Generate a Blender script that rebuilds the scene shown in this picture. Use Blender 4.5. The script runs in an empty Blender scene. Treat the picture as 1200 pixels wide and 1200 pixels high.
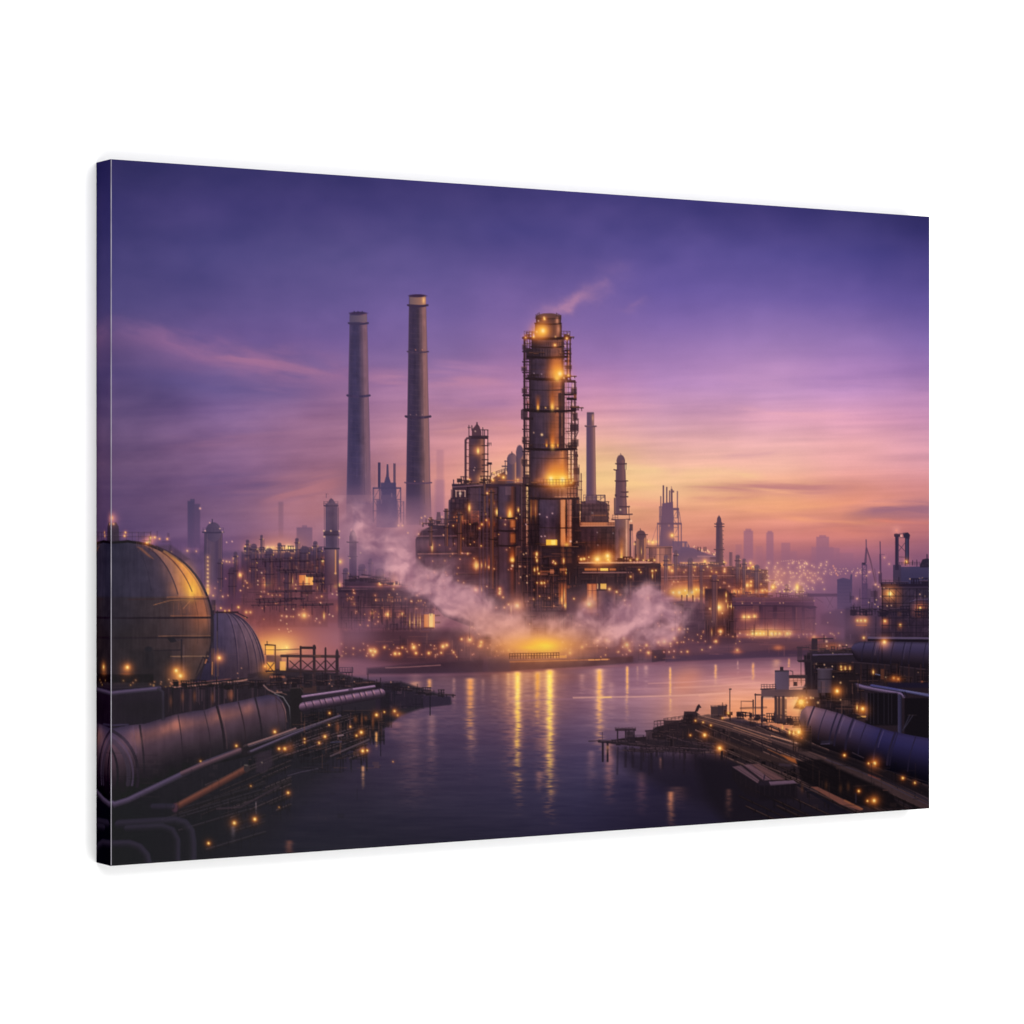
# A gallery-wrapped canvas print (36 x 24 x 1.2 in) hanging flat on a white wall.
# The dusk refinery picture is print on the cloth: it is generated here, in code,
# and stored as ink colour per point of the cloth mesh.
import bpy, math, os
import numpy as np

# ------------------------------------------------------------------ geometry
UNIT = 0.6096 / 828.7            # metres per artwork unit (canvas is 24 in tall)
CW, CH, CD = 1245.0, 828.7, 41.5  # canvas width, height, depth in artwork units
CAM_X, CAM_Y, FOC = -1404.5, -3124.6, 3393.0   # camera from the left front edge
COS, SIN = 0.8473, 0.5313

def to_sheet(a, b):
    """canvas point (a across, b down from the middle) -> artwork sheet coordinates"""
    dx, dy = a - CAM_X, 0.0 - CAM_Y
    xc = dx * COS - dy * SIN
    zc = dx * SIN + dy * COS
    return 600.0 + FOC * xc / zc, 600.65 + FOC * b / zc

# ------------------------------------------------------------------ ink engine
# The artwork is drawn on a sheet (units ~1/830 of the canvas height at its left end)
S = 1.7
SX0, SY0, SX1, SY1 = 122, 178, 1098, 1024
W, H = int((SX1 - SX0) * S), int((SY1 - SY0) * S)
img = np.zeros((H, W, 3), np.float32)
XS = ((np.arange(W) + .5) / S + SX0).astype(np.float32)
YS = ((np.arange(H) + .5) / S + SY0).astype(np.float32)

def win(x0, y0, x1, y1):
    i0 = max(0, int((x0 - SX0) * S)); i1 = min(W, int((x1 - SX0) * S) + 2)
    j0 = max(0, int((y0 - SY0) * S)); j1 = min(H, int((y1 - SY0) * S) + 2)
    if i1 <= i0 or j1 <= j0: return None
    return (slice(j0, j1), slice(i0, i1)), XS[None, i0:i1], YS[j0:j1, None]

def colr(c, X, Y):
    if callable(c): return c(X, Y)
    return np.asarray(c, np.float32) / 255.

def put(sl, cov, c):
    v = img[sl]
    v += (c - v) * cov[..., None]

def scr(sl, cov, c):
    v = img[sl]
    v[:] = 1 - (1 - v) * (1 - c * cov[..., None])

def stops(t, st):
    t = np.asarray(t)
    p = [s[0] for s in st]
    return np.stack([np.interp(t, p, [s[1][k] / 255. for s in st]) for k in range(3)], -1).astype(np.float32)

def vg(y0, c0, y1, c1):
    c0 = np.asarray(c0, np.float32) / 255; c1 = np.asarray(c1, np.float32) / 255
    def f(X, Y):
        t = np.clip((Y - y0) / (y1 - y0), 0, 1)[..., None] + 0 * X[..., None]
        return c0 + (c1 - c0) * t
    return f

def hg(x0, c0, x1, c1):
    c0 = np.asarray(c0, np.float32) / 255; c1 = np.asarray(c1, np.float32) / 255
    def f(X, Y):
        t = np.clip((X - x0) / (x1 - x0), 0, 1)[..., None] + 0 * Y[..., None]
        return c0 + (c1 - c0) * t
    return f

def poly(pts, c, a=1., soft=.9):
    px = [p[0] for p in pts]; py = [p[1] for p in pts]
    w = win(min(px) - soft - 1, min(py) - soft - 1, max(px) + soft + 1, max(py) + soft + 1)
    if not w: return
    sl, X, Y = w
    d2 = np.full((Y.shape[0], X.shape[1]), 1e9, np.float32); ins = np.zeros(d2.shape, bool)
    n = len(pts)
    for i in range(n):
        ax, ay = pts[i]; bx, by = pts[(i + 1) % n]
        ex, ey = bx - ax, by - ay
        L = ex * ex + ey * ey + 1e-9
        t = np.clip(((X - ax) * ex + (Y - ay) * ey) / L, 0, 1)
        d2 = np.minimum(d2, (X - ax - t * ex) ** 2 + (Y - ay - t * ey) ** 2)
        if ay != by:
            ins ^= ((ay > Y) != (by > Y)) & (X < (bx - ax) * (Y - ay) / (by - ay) + ax)
    d = np.sqrt(d2); sd = np.where(ins, -d, d)
    put(sl, np.clip(.5 - sd / soft, 0, 1) * a, colr(c, X, Y))

def box(x0, y0, x1, y1, c, a=1., soft=.8):
    w = win(x0 - soft - 1, y0 - soft - 1, x1 + soft + 1, y1 + soft + 1)
    if not w: return
    sl, X, Y = w
    cov = np.clip(.5 + np.minimum(X - x0, x1 - X) / soft, 0, 1) * np.clip(.5 + np.minimum(Y - y0, y1 - Y) / soft, 0, 1)
    put(sl, cov * a, colr(c, X, Y))

def line(pts, wd, c, a=1., soft=.9, w2=None):
    m = max(wd, w2 or 0) + soft + 1
    px = [p[0] for p in pts]; py = [p[1] for p in pts]
    w = win(min(px) - m, min(py) - m, max(px) + m, max(py) + m)
    if not w: return
    sl, X, Y = w
    sd = np.full((Y.shape[0], X.shape[1]), 1e9, np.float32)
    n = len(pts) - 1
    for i in range(n):
        ax, ay = pts[i]; bx, by = pts[i + 1]
        ex, ey = bx - ax, by - ay
        t = np.clip(((X - ax) * ex + (Y - ay) * ey) / (ex * ex + ey * ey + 1e-9), 0, 1)
        d = np.sqrt((X - ax - t * ex) ** 2 + (Y - ay - t * ey) ** 2)
        hw = wd / 2 if w2 is None else (wd + (w2 - wd) * (i + t) / n) / 2
        sd = np.minimum(sd, d - hw)
    put(sl, np.clip(.5 - sd / soft, 0, 1) * a, colr(c, X, Y))

def pipe(pts, wd, st, a=1., soft=.8):
    """round pipe along a polyline: st = stops across, top edge to bottom edge"""
    m = wd + 2
    px = [p[0] for p in pts]; py = [p[1] for p in pts]
    w = win(min(px) - m, min(py) - m, max(px) + m, max(py) + m)
    if not w: return
    sl, X, Y = w
    best = np.full((Y.shape[0], X.shape[1]), 1e9, np.float32); tt = np.zeros_like(best)
    for i in range(len(pts) - 1):
        ax, ay = pts[i]; bx, by = pts[i + 1]
        ex, ey = bx - ax, by - ay; L = math.hypot(ex, ey) + 1e-9
        t = np.clip(((X - ax) * ex + (Y - ay) * ey) / (L * L), 0, 1)
        d = np.sqrt((X - ax - t * ex) ** 2 + (Y - ay - t * ey) ** 2)
        s = ((Y - ay) * ex - (X - ax) * ey) / L
        k = d < best
        best = np.where(k, d, best); tt = np.where(k, s, tt)
    cov = np.clip(.5 - (best - wd / 2) / soft, 0, 1)
    put(sl, cov * a, stops(np.clip(tt / wd + .5, 0, 1), st))

def ell(cx, cy, rx, ry, c, a=1., soft=1.):
    w = win(cx - rx - soft, cy - ry - soft, cx + rx + soft, cy + ry + soft)
    if not w: return
    sl, X, Y = w
    q = np.sqrt(((X - cx) / rx) ** 2 + ((Y - cy) / ry) ** 2)
    put(sl, np.clip(.5 - (q - 1) * min(rx, ry) / soft, 0, 1) * a, colr(c, X, Y))

def glow(x, y, rx, c, a=1., ry=None):
    ry = ry or rx
    w = win(x - 3.2 * rx, y - 3.2 * ry, x + 3.2 * rx, y + 3.2 * ry)
    if not w: return
    sl, X, Y = w
    q = ((X - x) / rx) ** 2 + ((Y - y) / ry) ** 2
    scr(sl, np.clip(np.exp(-q) * a, 0, 1), np.asarray(c, np.float32) / 255)

def haze(x, y, rx, ry, c, a=1.):
    w = win(x - 2.6 * rx, y - 2.6 * ry, x + 2.6 * rx, y + 2.6 * ry)
    if not w: return
    sl, X, Y = w
    q = ((X - x) / rx) ** 2 + ((Y - y) / ry) ** 2
    put(sl, np.exp(-q) * a, np.asarray(c, np.float32) / 255)

BLOOM = [1.]
def lamp(x, y, s=1., k=1., halo=1., warm=0):
    """printed light: hot core, orange bloom"""
    s *= BLOOM[0]
    glow(x, y, 4.6 * s, (190, 70, 8), .34 * k * halo)
    glow(x, y, 2.3 * s, (250, 116, 22), .72 * k * halo)
    haze(x, y, 1.2 * s, 1.25 * s, (255, 186, 84), .9 * k)
    haze(x, y, .72 * s, .78 * s, (255, 230, 160), .95 * k)

def dot(x, y, s=.8, c=(250, 190, 140), k=.8):
    haze(x, y, s, s, c, k)

def vlamp(x, y0, y1, w=1.2, k=1.):
    ym = (y0 + y1) / 2
    glow(x, ym, w * 3.0, (210, 88, 14), .5 * k, ry=(y1 - y0) * .7)
    haze(x, ym, w, (y1 - y0) * .5, (255, 190, 92), .95 * k)
    haze(x, ym + (y1 - y0) * .1, w * .55, (y1 - y0) * .3, (255, 228, 150), .8 * k)

def uplight(x, y, h, w, k=1.):
    """light cast up a wall from a lamp at its foot"""
    w_ = win(x - 3 * w, y - h, x + 3 * w, y + 4)
    sl, X, Y = w_
    t = np.clip((y - Y) / h, 0, 1)
    ww = w * (.45 + .9 * t)
    cov = np.exp(-((X - x) / ww) ** 2) * (1 - t) ** 1.1 * (Y <= y + 1)
    put(sl, np.clip(cov * k * .9, 0, .9), np.array((232, 118, 44), np.float32) / 255)
    haze(x, y - 1, w * .5, h * .16, (255, 196, 92), .9 * k)

_rng = np.random.RandomState(11)
_lat = _rng.rand(257, 257).astype(np.float32)
def vnoise(X, Y, sx, sy, seed=0):
    x = X / sx + seed * 17.31; y = Y / sy + seed * 9.77
    xi = np.floor(x).astype(int); yi = np.floor(y).astype(int)
    fx = x - xi; fy = y - yi
    fx = fx * fx * (3 - 2 * fx); fy = fy * fy * (3 - 2 * fy)
    g = lambda i, j: _lat[(yi + j) % 257, (xi + i) % 257]
    return (g(0, 0) * (1 - fx) + g(1, 0) * fx) * (1 - fy) + (g(0, 1) * (1 - fx) + g(1, 1) * fx) * fy

def fbm(X, Y, sx, sy, seed=0, o=4):
    X = X + 0 * Y; Y = Y + 0 * X
    r = 0; a = 1.; n = 0
    for k in range(o):
        r = r + a * vnoise(X, Y, sx, sy, seed + k * 3); n += a
        sx *= .5; sy *= .5; a *= .5
    return r / n

def cyl(x0, x1, y0, y1, st, xb0=None, xb1=None, a=1., fade=None, soft=.8):
    """upright cylinder, stops st across it; may widen to xb0..xb1 at y1; fade=(ya,yb) lets its foot dissolve"""
    xb0 = x0 if xb0 is None else xb0; xb1 = x1 if xb1 is None else xb1
    w = win(min(x0, xb0) - 2, y0 - 1, max(x1, xb1) + 2, y1 + 1)
    if not w: return
    sl, X, Y = w
    q = np.clip((Y - y0) / (y1 - y0), 0, 1)
    l = x0 + (xb0 - x0) * q; r = x1 + (xb1 - x1) * q
    cov = np.clip(.5 + np.minimum(X - l, r - X) / soft, 0, 1) * np.clip(.5 + np.minimum(Y - y0, y1 - Y) / soft, 0, 1)
    if fade: cov = cov * np.clip((fade[1] - Y) / (fade[1] - fade[0]), 0, 1)
    put(sl, cov * a, stops(np.clip((X - l) / (r - l), 0, 1), st))

def ring(x0, x1, y, h, c, sag=1.2, a=1.):
    """platform or flange round a cylinder, sagging a little in the middle"""
    n = 8
    line([(x0 + (x1 - x0) * i / n, y + sag * (1 - (2 * i / n - 1) ** 2)) for i in range(n + 1)], h, c, a)

def ribbon(top, bot, st, a=1., soft=.9, mod=None):
    px = [p[0] for p in top]
    w = win(px[0], min(p[1] for p in top) - 2, px[-1], max(p[1] for p in bot) + 2)
    sl, X, Y = w
    yt = np.interp(X, [p[0] for p in top], [p[1] for p in top])
    yb = np.interp(X, [p[0] for p in bot], [p[1] for p in bot])
    cov = np.clip(.5 + np.minimum(Y - yt, yb - Y) / soft, 0, 1)
    cc = stops(np.clip((Y - yt) / (yb - yt), 0, 1), st)
    if mod is not None: cc = mod(cc, X + 0 * Y, np.clip((Y - yt) / (yb - yt), 0, 1))
    put(sl, cov * a, np.clip(cc, 0, 1))

def rib(top, bot, xc, bulge, wd, c, a=.8, t0=0., t1=1., skew=0.):
    pts = []
    for i in range(13):
        t = t0 + (t1 - t0) * i / 12
        x = xc + bulge * math.sin(math.pi * min(1, t * .95 + .05) * .62) + skew * t
        yt = np.interp(x, [p[0] for p in top], [p[1] for p in top])
        yb = np.interp(x, [p[0] for p in bot], [p[1] for p in bot])
        pts.append((x, yt + (yb - yt) * t))
    line(pts, wd, c, a)

def clutter(x0, y0, x1, y1, n, seed, dark=(48, 38, 56), lite=(128, 92, 98), a=.5):
    r = np.random.RandomState(seed)
    for i in range(n):
        x = r.uniform(x0, x1); y = r.uniform(y0, y1); k = r.rand()
        c = dark if r.rand() < .62 else lite
        aa = a * r.uniform(.35, 1)
        if k < .45: line([(x, y), (x, min(y1, y + r.uniform(5, 26)))], r.uniform(.5, 1.5), c, aa)
        elif k < .8: line([(x, y), (min(x1, x + r.uniform(5, 24)), y)], r.uniform(.5, 1.3), c, aa)
        else: box(x, y, min(x1, x + r.uniform(2, 8)), min(y1, y + r.uniform(2, 8)), c, aa * .7)

def lights(x0, y0, x1, y1, n, seed, s=(.5, .95), k=(.4, .95), bloom=.3):
    r = np.random.RandomState(seed)
    for i in range(n):
        x = r.uniform(x0, x1); y = r.uniform(y0, y1); q = r.uniform(*s); kk = r.uniform(*k)
        glow(x, y, q * 3., (220, 88, 20), bloom * kk)
        dot(x, y, q, (255, r.randint(175, 215), r.randint(105, 165)), kk)

def rail(x0, y0, x1, y1, h, step, c, a=.8):
    n = max(1, int(abs(x1 - x0) / step))
    for q in (1., .5): line([(x0, y0 - h * q), (x1, y1 - h * q)], .55, c, a)
    for i in range(n + 1):
        x = x0 + (x1 - x0) * i / n; y = y0 + (y1 - y0) * i / n
        line([(x, y), (x, y - h)], .6, c, a)

def lattice(x0, x1, y0, y1, n, c, w=.8, a=.85, xb=None):
    dx = 0
    line([(x0, y0), (x0, y1)], w * 1.5, c, a); line([(x1, y0), (x1, y1)], w * 1.5, c, a)
    for i in range(n):
        ya = y0 + (y1 - y0) * i / n; yb = y0 + (y1 - y0) * (i + 1) / n
        line([(x0, ya), (x1, ya)], w, c, a)
        line([(x0, ya), (x1, yb)] if i % 2 else [(x1, ya), (x0, yb)], w * .8, c, a * .8)

def pipework(x0, y0, x1, y1, n, seed, dark=(40, 31, 42), lite=(150, 108, 104), a=.8):
    """a thicket of small pipes, risers and gratings with a lit edge"""
    r = np.random.RandomState(seed)
    for i in range(n):
        x = r.uniform(x0, x1); y = r.uniform(y0, y1); k = r.rand(); w = r.uniform(.8, 2.)
        L = r.uniform(8, 34)
        if k < .5:
            ye = min(y1, y + L); line([(x, y), (x, ye)], w, dark, a); line([(x + w * .5, y), (x + w * .5, ye)], .5, lite, a * r.uniform(.25, .8))
        elif k < .8:
            xe = min(x1, x + L); line([(x, y), (xe, y)], w, dark, a); line([(x, y - w * .5), (xe, y - w * .5)], .5, lite, a * r.uniform(.25, .8))
        else:
            xe = min(x1, x + L * .5); ye = min(y1, y + L * .5)
            line([(x, ye), (x, y), (xe, y), (xe, min(y1, ye + 6))], w, dark, a); line([(x, y - w * .5), (xe, y - w * .5)], .5, lite, a * .5)

def scaffold(x0, y0, x1, y1, dx, dy, c=(44, 33, 42), a=.85, w=.9, lit=None, seed=0, k=.35):
    """open steel frame: posts, floors, some braces; lit = colour glimpsed in the bays"""
    r = np.random.RandomState(seed)
    nx = max(1, int(round((x1 - x0) / dx))); ny = max(1, int(round((y1 - y0) / dy)))
    for i in range(nx):
        for j in range(ny):
            xa = x0 + (x1 - x0) * i / nx; xb = x0 + (x1 - x0) * (i + 1) / nx
            ya = y0 + (y1 - y0) * j / ny; yb = y0 + (y1 - y0) * (j + 1) / ny
            if lit is not None and r.rand() < k: box(xa + .2 * (xb - xa), ya + .15 * (yb - ya), xb - .2 * (xb - xa), yb - .25 * (yb - ya), lit, r.uniform(.08, .38), 2.)
            if r.rand() < .3: line([(xa, ya), (xb, yb)] if r.rand() < .5 else [(xb, ya), (xa, yb)], w * .6, c, a * .8)
    for i in range(nx + 1):
        x = x0 + (x1 - x0) * i / nx; line([(x, y0), (x, y1)], w, c, a)
    for j in range(ny + 1):
        y = y0 + (y1 - y0) * j / ny; line([(x0 - .6, y), (x1 + .6, y)], w * 1.2, c, a)

def weather(x0, y0, x1, y1, k=.16, seed=0, edge=4.):
    """soot streaks and patchy tone, as in worn plate"""
    w = win(x0, y0, x1, y1)
    if not w: return
    sl, X, Y = w
    n = (fbm(X, Y, 7., 7., 200 + seed, 3) - .5) * 1.1 + (fbm(X, Y, 2.2, 26., 230 + seed, 2) - .5) * .9
    m = np.clip(np.minimum(np.minimum(X - x0, x1 - X), np.minimum(Y - y0, y1 - Y)) / edge, 0, 1)
    img[sl] = np.clip(img[sl] * (1 + (n * m * k * 2)[..., None] * np.array((1., .95, .9), np.float32)), 0, 1)

def racks(x0, y0, x1, y1, n, seed, slope=0., c=(34, 26, 32), lite=(140, 98, 88), h=(5, 14)):
    """ragged skyline of small frames, boxes, masts and valves standing on a sloping deck"""
    r = np.random.RandomState(seed)
    for i in range(n):
        x = r.uniform(x0, x1); yb = y0 + (y1 - y0) * (x - x0) / (x1 - x0) + r.uniform(-1.5, 1.5)
        k = r.rand(); hh = r.uniform(*h); w = r.uniform(3, 11)
        if k < .3:
            scaffold(x, yb - hh, x + w, yb, 3.2, 4., c, .9, .8)
        elif k < .55:
            box(x, yb - hh * .6, x + w * .7, yb, c, .95); line([(x, yb - hh * .6), (x + w * .7, yb - hh * .6)], .6, lite, r.uniform(.2, .6))
        elif k < .75:
            line([(x, yb), (x, yb - hh * 1.3)], .8, c, .9)
        else:
            line([(x, yb - hh * .5), (x + w * 1.6, yb - hh * .5 + slope * w)], 1.2, c, .9); line([(x, yb - hh * .5 - .7), (x + w * 1.6, yb - hh * .5 + slope * w - .7)], .5, lite, r.uniform(.2, .7))
            line([(x + 1, yb - hh * .5), (x + 1, yb)], .9, c, .9); line([(x + w * 1.4, yb - hh * .5), (x + w * 1.4, yb)], .9, c, .9)

def pipe_bank(x0, y0, x1, y1, n, seed, slope, hi=(84, 68, 80), lo=(30, 27, 31), w=(1.6, 4.6), L=(40, 130)):
    """runs of parallel pipes with saddles under them"""
    r = np.random.RandomState(seed)
    for i in range(n):
        x = r.uniform(x0, x1); y = r.uniform(y0, y1); l = r.uniform(*L); ww = r.uniform(*w); xe = min(x + l, x1 + 10); ye = y + slope * (xe - x)
        q = r.uniform(.45, 1.); c = tuple(lo[k] + (hi[k] - lo[k]) * q for k in range(3))
        for t in np.sort(r.rand(int(2 + l / 26))): line([(x + (xe - x) * t, y + (ye - y) * t), (x + (xe - x) * t, y + (ye - y) * t + r.uniform(3, 13))], r.uniform(.7, 1.6), lo, r.uniform(.4, .8))
        pipe([(x, y), (xe, ye)], ww, [(0, lo), (.28, c), (.6, tuple((c[k] + lo[k] * 2) / 3 for k in range(3))), (1, lo)], .9)
        for t in np.arange(.15, 1, .22):
            px, py = x + (xe - x) * t, y + (ye - y) * t; line([(px - .3, py - ww * .6), (px + .3, py + ww * .6)], 1.1, lo, .8)
# ------------------------------------------------------------------ the printed picture
def sky():
    cols = [
     (130, [(186,(56,52,96)),(240,(63,58,109)),(300,(73,67,119)),(360,(81,73,125)),(400,(92,76,122)),(440,(91,76,123)),(480,(95,77,118)),(540,(102,79,114)),(600,(98,76,112)),(640,(90,70,107)),(700,(80,62,92)),(770,(80,60,84))]),
     (260, [(195,(57,53,103)),(240,(66,60,115)),(300,(80,73,129)),(360,(93,80,136)),(395,(104,85,142)),(420,(112,90,142)),(450,(106,90,142)),(480,(121,94,142)),(520,(133,99,138)),(560,(124,92,130)),(600,(127,94,126)),(640,(118,86,122)),(700,(98,70,98)),(770,(150,90,84))]),
     (390, [(205,(59,54,106)),(240,(68,61,117)),(300,(88,79,135)),(360,(104,88,146)),(400,(116,93,151)),(430,(128,100,150)),(460,(145,106,147)),(500,(156,111,142)),(550,(162,112,134)),(600,(180,118,124)),(640,(150,100,120)),(700,(120,84,108)),(770,(130,84,100))]),
     (520, [(214,(60,54,109)),(260,(75,68,126)),(320,(97,84,144)),(370,(114,94,154)),(410,(131,104,158)),(440,(152,114,160)),(480,(180,128,157)),(520,(206,142,150)),(560,(222,150,142)),(600,(205,136,138)),(650,(140,100,118)),(770,(120,82,104))]),
     (600, [(220,(62,56,112)),(270,(78,70,132)),(330,(106,88,150)),(370,(122,98,158)),(400,(140,108,164)),(430,(165,120,168)),(460,(184,130,168)),(500,(212,146,160)),(530,(230,160,146)),(555,(236,176,138)),(580,(238,184,130)),(620,(200,140,120)),(700,(130,88,100)),(770,(130,84,92))]),
     (700, [(227,(66,59,119)),(285,(85,75,139)),(335,(108,90,154)),(380,(131,104,166)),(420,(160,121,177)),(445,(185,133,178)),(480,(212,152,171)),(510,(231,173,163)),(535,(241,190,150)),(560,(244,200,144)),(590,(240,180,130)),(620,(222,150,124)),(650,(200,132,116)),(700,(140,92,100)),(770,(130,84,96))]),
     (780, [(233,(64,58,117)),(290,(86,76,142)),(340,(107,90,160)),(380,(133,106,172)),(420,(165,126,182)),(450,(186,140,190)),(480,(206,154,185)),(510,(228,172,177)),(540,(238,182,164)),(560,(242,194,150)),(580,(239,184,142)),(600,(228,158,128)),(625,(220,144,120)),(650,(186,118,116)),(700,(140,92,104)),(770,(120,80,98))]),
     (910, [(242,(62,55,114)),(300,(87,77,145)),(350,(117,97,166)),(400,(157,123,182)),(430,(184,140,190)),(460,(192,146,190)),(490,(220,162,185)),(520,(236,178,178)),(550,(240,182,162)),(570,(240,174,140)),(590,(240,168,128)),(610,(222,145,125)),(630,(200,122,116)),(650,(168,106,118)),(700,(132,90,116)),(770,(112,78,98))]),
     (1000,[(248,(57,53,109)),(300,(78,70,137)),(350,(108,90,160)),(400,(152,119,180)),(430,(168,127,184)),(460,(190,142,190)),(490,(222,160,186)),(520,(237,173,178)),(545,(232,166,164)),(570,(224,150,138)),(590,(230,150,126)),(605,(212,138,122)),(625,(208,126,114)),(645,(166,102,117)),(665,(140,92,118)),(700,(112,78,108)),(770,(92,66,88))]),
     (1092,[(254,(49,45,97)),(300,(66,60,123)),(350,(95,81,150)),(400,(130,104,170)),(430,(150,114,174)),(460,(176,130,178)),(490,(199,142,178)),(520,(215,155,175)),(545,(212,149,160)),(570,(216,142,142)),(590,(212,136,130)),(605,(196,122,122)),(618,(190,114,116)),(640,(150,94,115)),(665,(124,82,113)),(700,(100,70,100)),(770,(84,60,82))]),
    ]
    t = []
    for x, st in cols:
        t.append(stops(YS, st))
    t = np.stack(t, 1)                                   # H x cols x 3
    cx = [c[0] for c in cols]
    f = np.interp(XS, cx, np.arange(len(cx)))
    i = np.clip(np.floor(f).astype(int), 0, len(cx) - 2); q = (f - i)
    q = (q * q * (3 - 2 * q) * .5 + q * .5)[None, :, None]
    img[:] = t[:, i] * (1 - q) + t[:, i + 1] * q
    X = XS[None, :]; Y = YS[:, None]
    # slight mottling of the upper sky and long streaks lower down
    n = fbm(X, Y, 120, 46, 1, 4) - .5
    n = n + .6 * (fbm(X, Y, 44, 34, 21, 3) - .5)
    img[:] += (n * .075)[..., None] * np.array((1., .7, .8), np.float32)
    s = fbm(X + (Y - 500) * .6, Y + (X - 600) * .03, 150, 9, 5, 4) - .5
    m = np.clip((Y - 400) / 80, 0, 1) * np.clip((660 - Y) / 30, 0, 1)
    amp = np.interp(XS, [130, 450, 700, 1090], [.05, .10, .15, .13])[None, :]
    img[:] += (s * m * amp)[..., None] * np.array((1., .72, .55), np.float32)
    s2 = fbm(X, Y + (X - 600) * .12, 90, 30, 9, 5) - .5
    amp2 = np.interp(XS, [130, 400, 600, 1090], [.15, .15, .09, .06])[None, :]
    img[:] += (s2 * m * amp2)[..., None] * np.array((1., .8, .8), np.float32)
    np.clip(img, 0, 1, img)

def streak(pts, wd, c, a, seed=0, ln=60, th=7):
    """wispy cloud along a polyline"""
    px = [p[0] for p in pts]; py = [p[1] for p in pts]
    w = win(min(px) - wd, min(py) - 2.5 * wd, max(px) + wd, max(py) + 2.5 * wd)
    sl, X, Y = w
    yc = np.interp(X, px, py)
    end = np.clip((X - px[0]) / (.25 * (px[-1] - px[0])), 0, 1) * np.clip((px[-1] - X) / (.25 * (px[-1] - px[0])), 0, 1)
    n = fbm(X, Y - yc, ln, th, seed, 4)
    d = np.exp(-((Y - yc + (n - .5) * wd * 1.4) / wd) ** 2) * end * np.clip(n * 2.6 - .55, 0, 1)
    put(sl, d * a, np.asarray(c, np.float32) / 255)

def clouds():
    streak([(90,390),(150,394),(220,410),(280,424),(340,436),(400,444),(500,456)], 24, (156,108,150), .6, 3, 60, 22)
    streak([(190,400),(250,412),(310,424),(360,430)], 16, (160,110,150), .42, 33, 40, 18)
    streak([(230,418),(300,424),(350,434),(410,444)], 8, (176,118,150), .55, 4)
    streak([(150,440),(240,452),(330,462),(400,466)], 12, (100,86,140), .45, 6)
    streak([(180,520),(280,516),(360,512),(420,506)], 14, (160,112,140), .35, 7)
    streak([(220,575),(260,572),(300,570),(340,566)], 13, (100,80,122), .42, 8)
    streak([(300,592),(340,580),(380,572),(420,566)], 16, (190,122,126), .45, 8)
    streak([(410,446),(470,446),(540,448),(620,452)], 9, (205,140,164), .5, 9)
    streak([(500,468),(560,474),(620,472)], 6, (160,116,160), .55, 10)
    streak([(500,506),(560,500),(620,504)], 7, (226,158,152), .4, 12)
    streak([(430,530),(470,540),(520,536)], 7, (168,118,146), .4, 13)
    streak([(500,428),(560,434),(620,436)], 7, (188,132,170), .4, 14)
    # right: violet-grey bars against the orange
    streak([(795,569),(850,570),(900,573),(950,575),(1010,573)], 6.5, (188,124,128), .85, 15, 110, 6)
    streak([(800,586),(850,584),(900,580)], 3.5, (204,136,126), .6, 16)
    streak([(985,601),(1020,598),(1050,598),(1097,599),(1140,599)], 11, (152,104,126), .85, 17, 80, 9)
    streak([(930,622),(980,619),(1040,620),(1110,618)], 6, (176,110,118), .5, 18)
    streak([(900,606),(950,610),(1000,612),(1050,613)], 3.5, (244,164,122), .6, 19)
    streak([(1010,610),(1050,611),(1097,612),(1130,612)], 2.6, (224,132,116), .75, 20)
    streak([(850,596),(900,598),(960,592),(1010,586)], 4, (250,176,128), .5, 21)
    streak([(790,556),(840,554),(900,560)], 5, (248,206,150), .55, 22)
    streak([(700,548),(740,552),(790,554)], 6, (248,210,150), .5, 23)
    streak([(690,566),(740,568),(790,572)], 5, (250,206,144), .5, 29)
    streak([(700,590),(750,592),(800,596)], 5, (226,152,130), .5, 30)
    streak([(840,536),(880,534),(920,528)], 4, (214,158,166), .4, 24)
    streak([(840,484),(900,486),(960,488),(1010,486)], 7, (236,172,186), .5, 25)
    streak([(690,474),(740,478),(800,482)], 8, (222,162,180), .4, 26)
    streak([(930,446),(980,452),(1040,452)], 7, (166,126,182), .45, 27)
    streak([(840,440),(880,448),(930,450)], 8, (200,150,194), .4, 28)
    # thin vapour over the tall tower
    sl, X, Y = win(600, 290, 780, 380)
    wx = (fbm(X, Y, 26, 22, 31, 4) - .5) * 26; wy = (fbm(X, Y, 26, 22, 35, 4) - .5) * 22
    d = 0
    for x, y, rx, ry, a in ((640,364,13,6,.5),(655,360,11,8,.7),(664,354,11,9,.85),(676,350,10,8,.6),(690,344,10,9,.55),(702,335,11,8,.4),(722,320,16,10,.16),(741,357,16,5,.3)):
        d = d + a * np.exp(-((X + wx - x) / rx) ** 2 - ((Y + wy - y) / ry) ** 2)
    put(sl, np.clip(d * (.25 + 1.1 * fbm(X, Y, 16, 13, 37, 4)) * .66, 0, .6), np.array((200, 140, 166), np.float32) / 255)

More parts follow.
